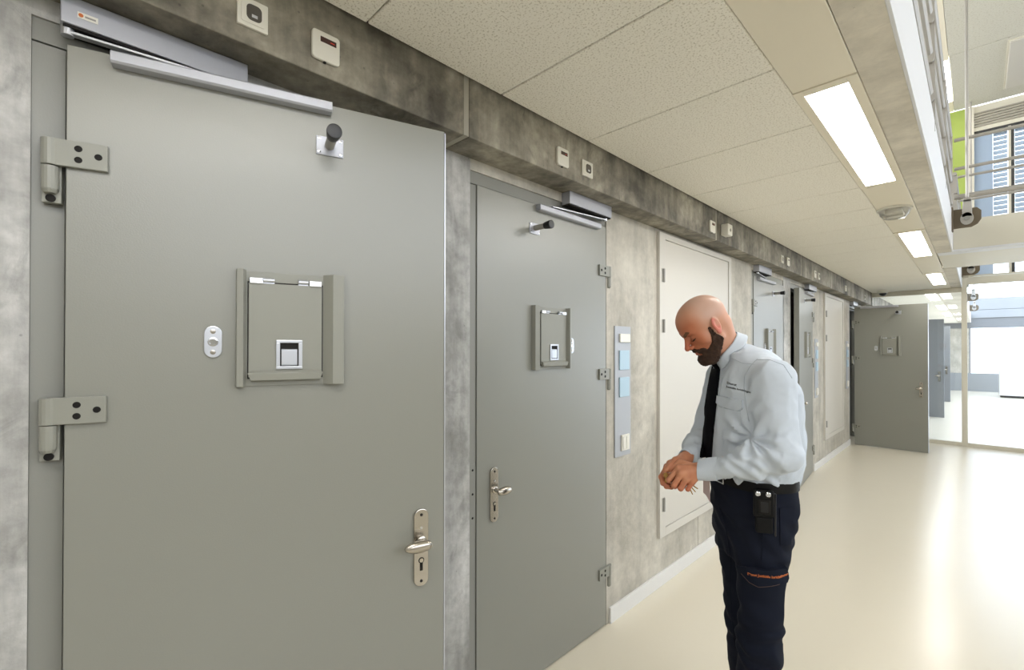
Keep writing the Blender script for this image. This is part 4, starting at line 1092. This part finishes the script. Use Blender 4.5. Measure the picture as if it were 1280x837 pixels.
# belt
b = MB(); nb = 64; vv = []
for i in range(nb):
    t = 2*PI*i/nb
    for (zz, s_) in ((1.082, 1.018), (1.082, 1.045), (1.118, 1.045), (1.118, 1.018)):
        cs, sn = math.cos(t), math.sin(t); m_ = (abs(cs)**2.5+abs(sn)**2.5)**-.4
        la = .166*s_*cs*m_; de = .127*s_*sn*m_
        vv.append((.012+LF[0]*la+FW[0]*de, LF[1]*la+FW[1]*de, zz))
b.add(vv, [(i*4+j, ((i+1) % nb)*4+j, ((i+1) % nb)*4+(j+1) % 4, i*4+(j+1) % 4) for i in range(nb) for j in range(4)])
belt = b.build('belt', M['leather'], man, smooth=True)
bc = Vector((.012+FW[0]*.136, FW[1]*.136, 1.100))
b = MB()
for (l0, l1_, z0, z1) in ((-.028, -.022, -.02, .02), (.022, .028, -.02, .02), (-.022, .022, .015, .02), (-.022, .022, -.02, -.015)):
    pts = [Vector(LF)*l0, Vector(LF)*l1_]; 
    v8 = []
    for zq in (z0, z1):
        for (ll, dd) in ((l0, -.002), (l1_, -.002), (l1_, .004), (l0, .004)):
            q = bc+Vector(LF)*ll+Vector(FW)*dd; v8.append((q.x, q.y, q.z+zq))
    b.add(v8, [(0,3,2,1),(4,5,6,7),(0,1,5,4),(1,2,6,5),(2,3,7,6),(3,0,4,7)])
b.build('belt_buckle', M['chrome'], belt, bevel=.001)
# shoes
ax6, P6 = grid((-.34, .20, -.36, .22, -.01, .13), .007)
for (cx, cy) in ((.030, -.100), (.000, .085)):
    a = np.array([cx, cy, .045])-FW*.03; t_ = np.array([cx, cy, .038])+FW*.16
    d = cap(P6, a, t_, .046, .040); d = smin(d, cap(P6, (cx, cy, .05), (cx, cy, .115), .05, .046), .02); d = smax(d, -(P6[2]-.002)+0*d, .004)
    V, Q = nets(d, ax6); V = relax(V, Q, 1); obj_np('shoe', V, Q, M['leather'], man)

# ---- things he carries: pouch on the belt, keys, card
def world(p):
    c_, s_ = math.cos(math.radians(18.12)), math.sin(math.radians(18.12))
    return (.886+p[0]*c_-p[1]*s_, 1.967+p[0]*s_+p[1]*c_, p[2])
yb = min(ray_y(Tb, .045, z).y for z in (1.06, 1.03, .99)); yb = min(yb, -.172)-.004
pr = empty('belt_pouch', world((.046, yb, 1.04)), math.radians(18.12)+.12); tag(pr, 'black leather pouch with two chrome studs hanging on the belt at his hip', 'pouch')
MB().box(-.033, .033, -.022, .0, -.035, .060).build('holder', M['leather'], pr, bevel=.006)
MB().box(-.026, .030, -.018, .0, -.092, -.035).build('lower_body', M['leather'], pr, bevel=.006)
MB().box(-.018, .020, -.027, -.021, -.022, .030).build('window_frame', M['dark'], pr, bevel=.003)
MB().box(-.011, .013, -.0285, -.026, -.014, .022).build('window', M['black'], pr, bevel=.001)
MB().box(.034, .041, -.012, .0, -.10, .05).build('side_strap', M['rubber'], pr, bevel=.002)
for xx in (-.019, .014):
    b = MB(); b.lathe((xx, -.021, .048), (0, -1, 0), [(0, .0085), (.002, .0085), (.0035, .006), (.0025, .003)], n=18); b.build('stud', M['chrome'], pr, smooth=True)
kr = empty('key_bunch', world((-.284, -.200, 1.115)), math.radians(18.12)); tag(kr, 'small bunch of brass keys held between his fingers', 'keys')
b = MB(); b.prism([(.0085*math.cos(a)+.0, .0105*math.sin(a)) for a in [i*2*PI/16 for i in range(16)]], 'y', -.0016, .0016); b.box(-.003, .003, -.0012, .0012, -.028, -.006)
b.build('key', M['brass'], kr, bevel=.0006)
b = MB(); R_ = .013
for i in range(24):
    a0_, a1_ = 2*PI*i/24, 2*PI*(i+1)/24
    b.tube((R_*math.cos(a0_)+.012, .004, R_*math.sin(a0_)-.002), (R_*math.cos(a1_)+.012, .004, R_*math.sin(a1_)-.002), .0012, n=8, cap=False)
b.build('ring', M['steel'], kr, smooth=True)
for dx, dz, sl in ((.088, -.032, .8), (.092, -.026, .5), (.084, -.038, 1.1)):
    c_, s_ = math.cos(sl), math.sin(sl); L = .026
    b = MB(); b.prism([(dx, dz), (dx+L*c_, dz-L*s_), (dx+L*c_+.003*s_, dz-L*s_+.004*c_), (dx+.004*s_, dz+.005*c_)], 'y', -.001, .001); b.build('key', M['brass'], kr)
tg = empty('hanging_card', world((-.146, -.100, 1.05)), math.radians(18.12-20)); tag(tg, 'pinkish card hanging at the front of his belt below the cuff', 'card')
MB().prism([(-.013, .045), (.012, .045), (.014, -.045), (-.002, -.020), (-.013, -.012)], 'y', -.0012, .0012).build('card', M['tag'], tg)
MB().box(-.004, .004, -.003, .003, .043, .056).build('clip', M['chrome'], tg, bevel=.001)
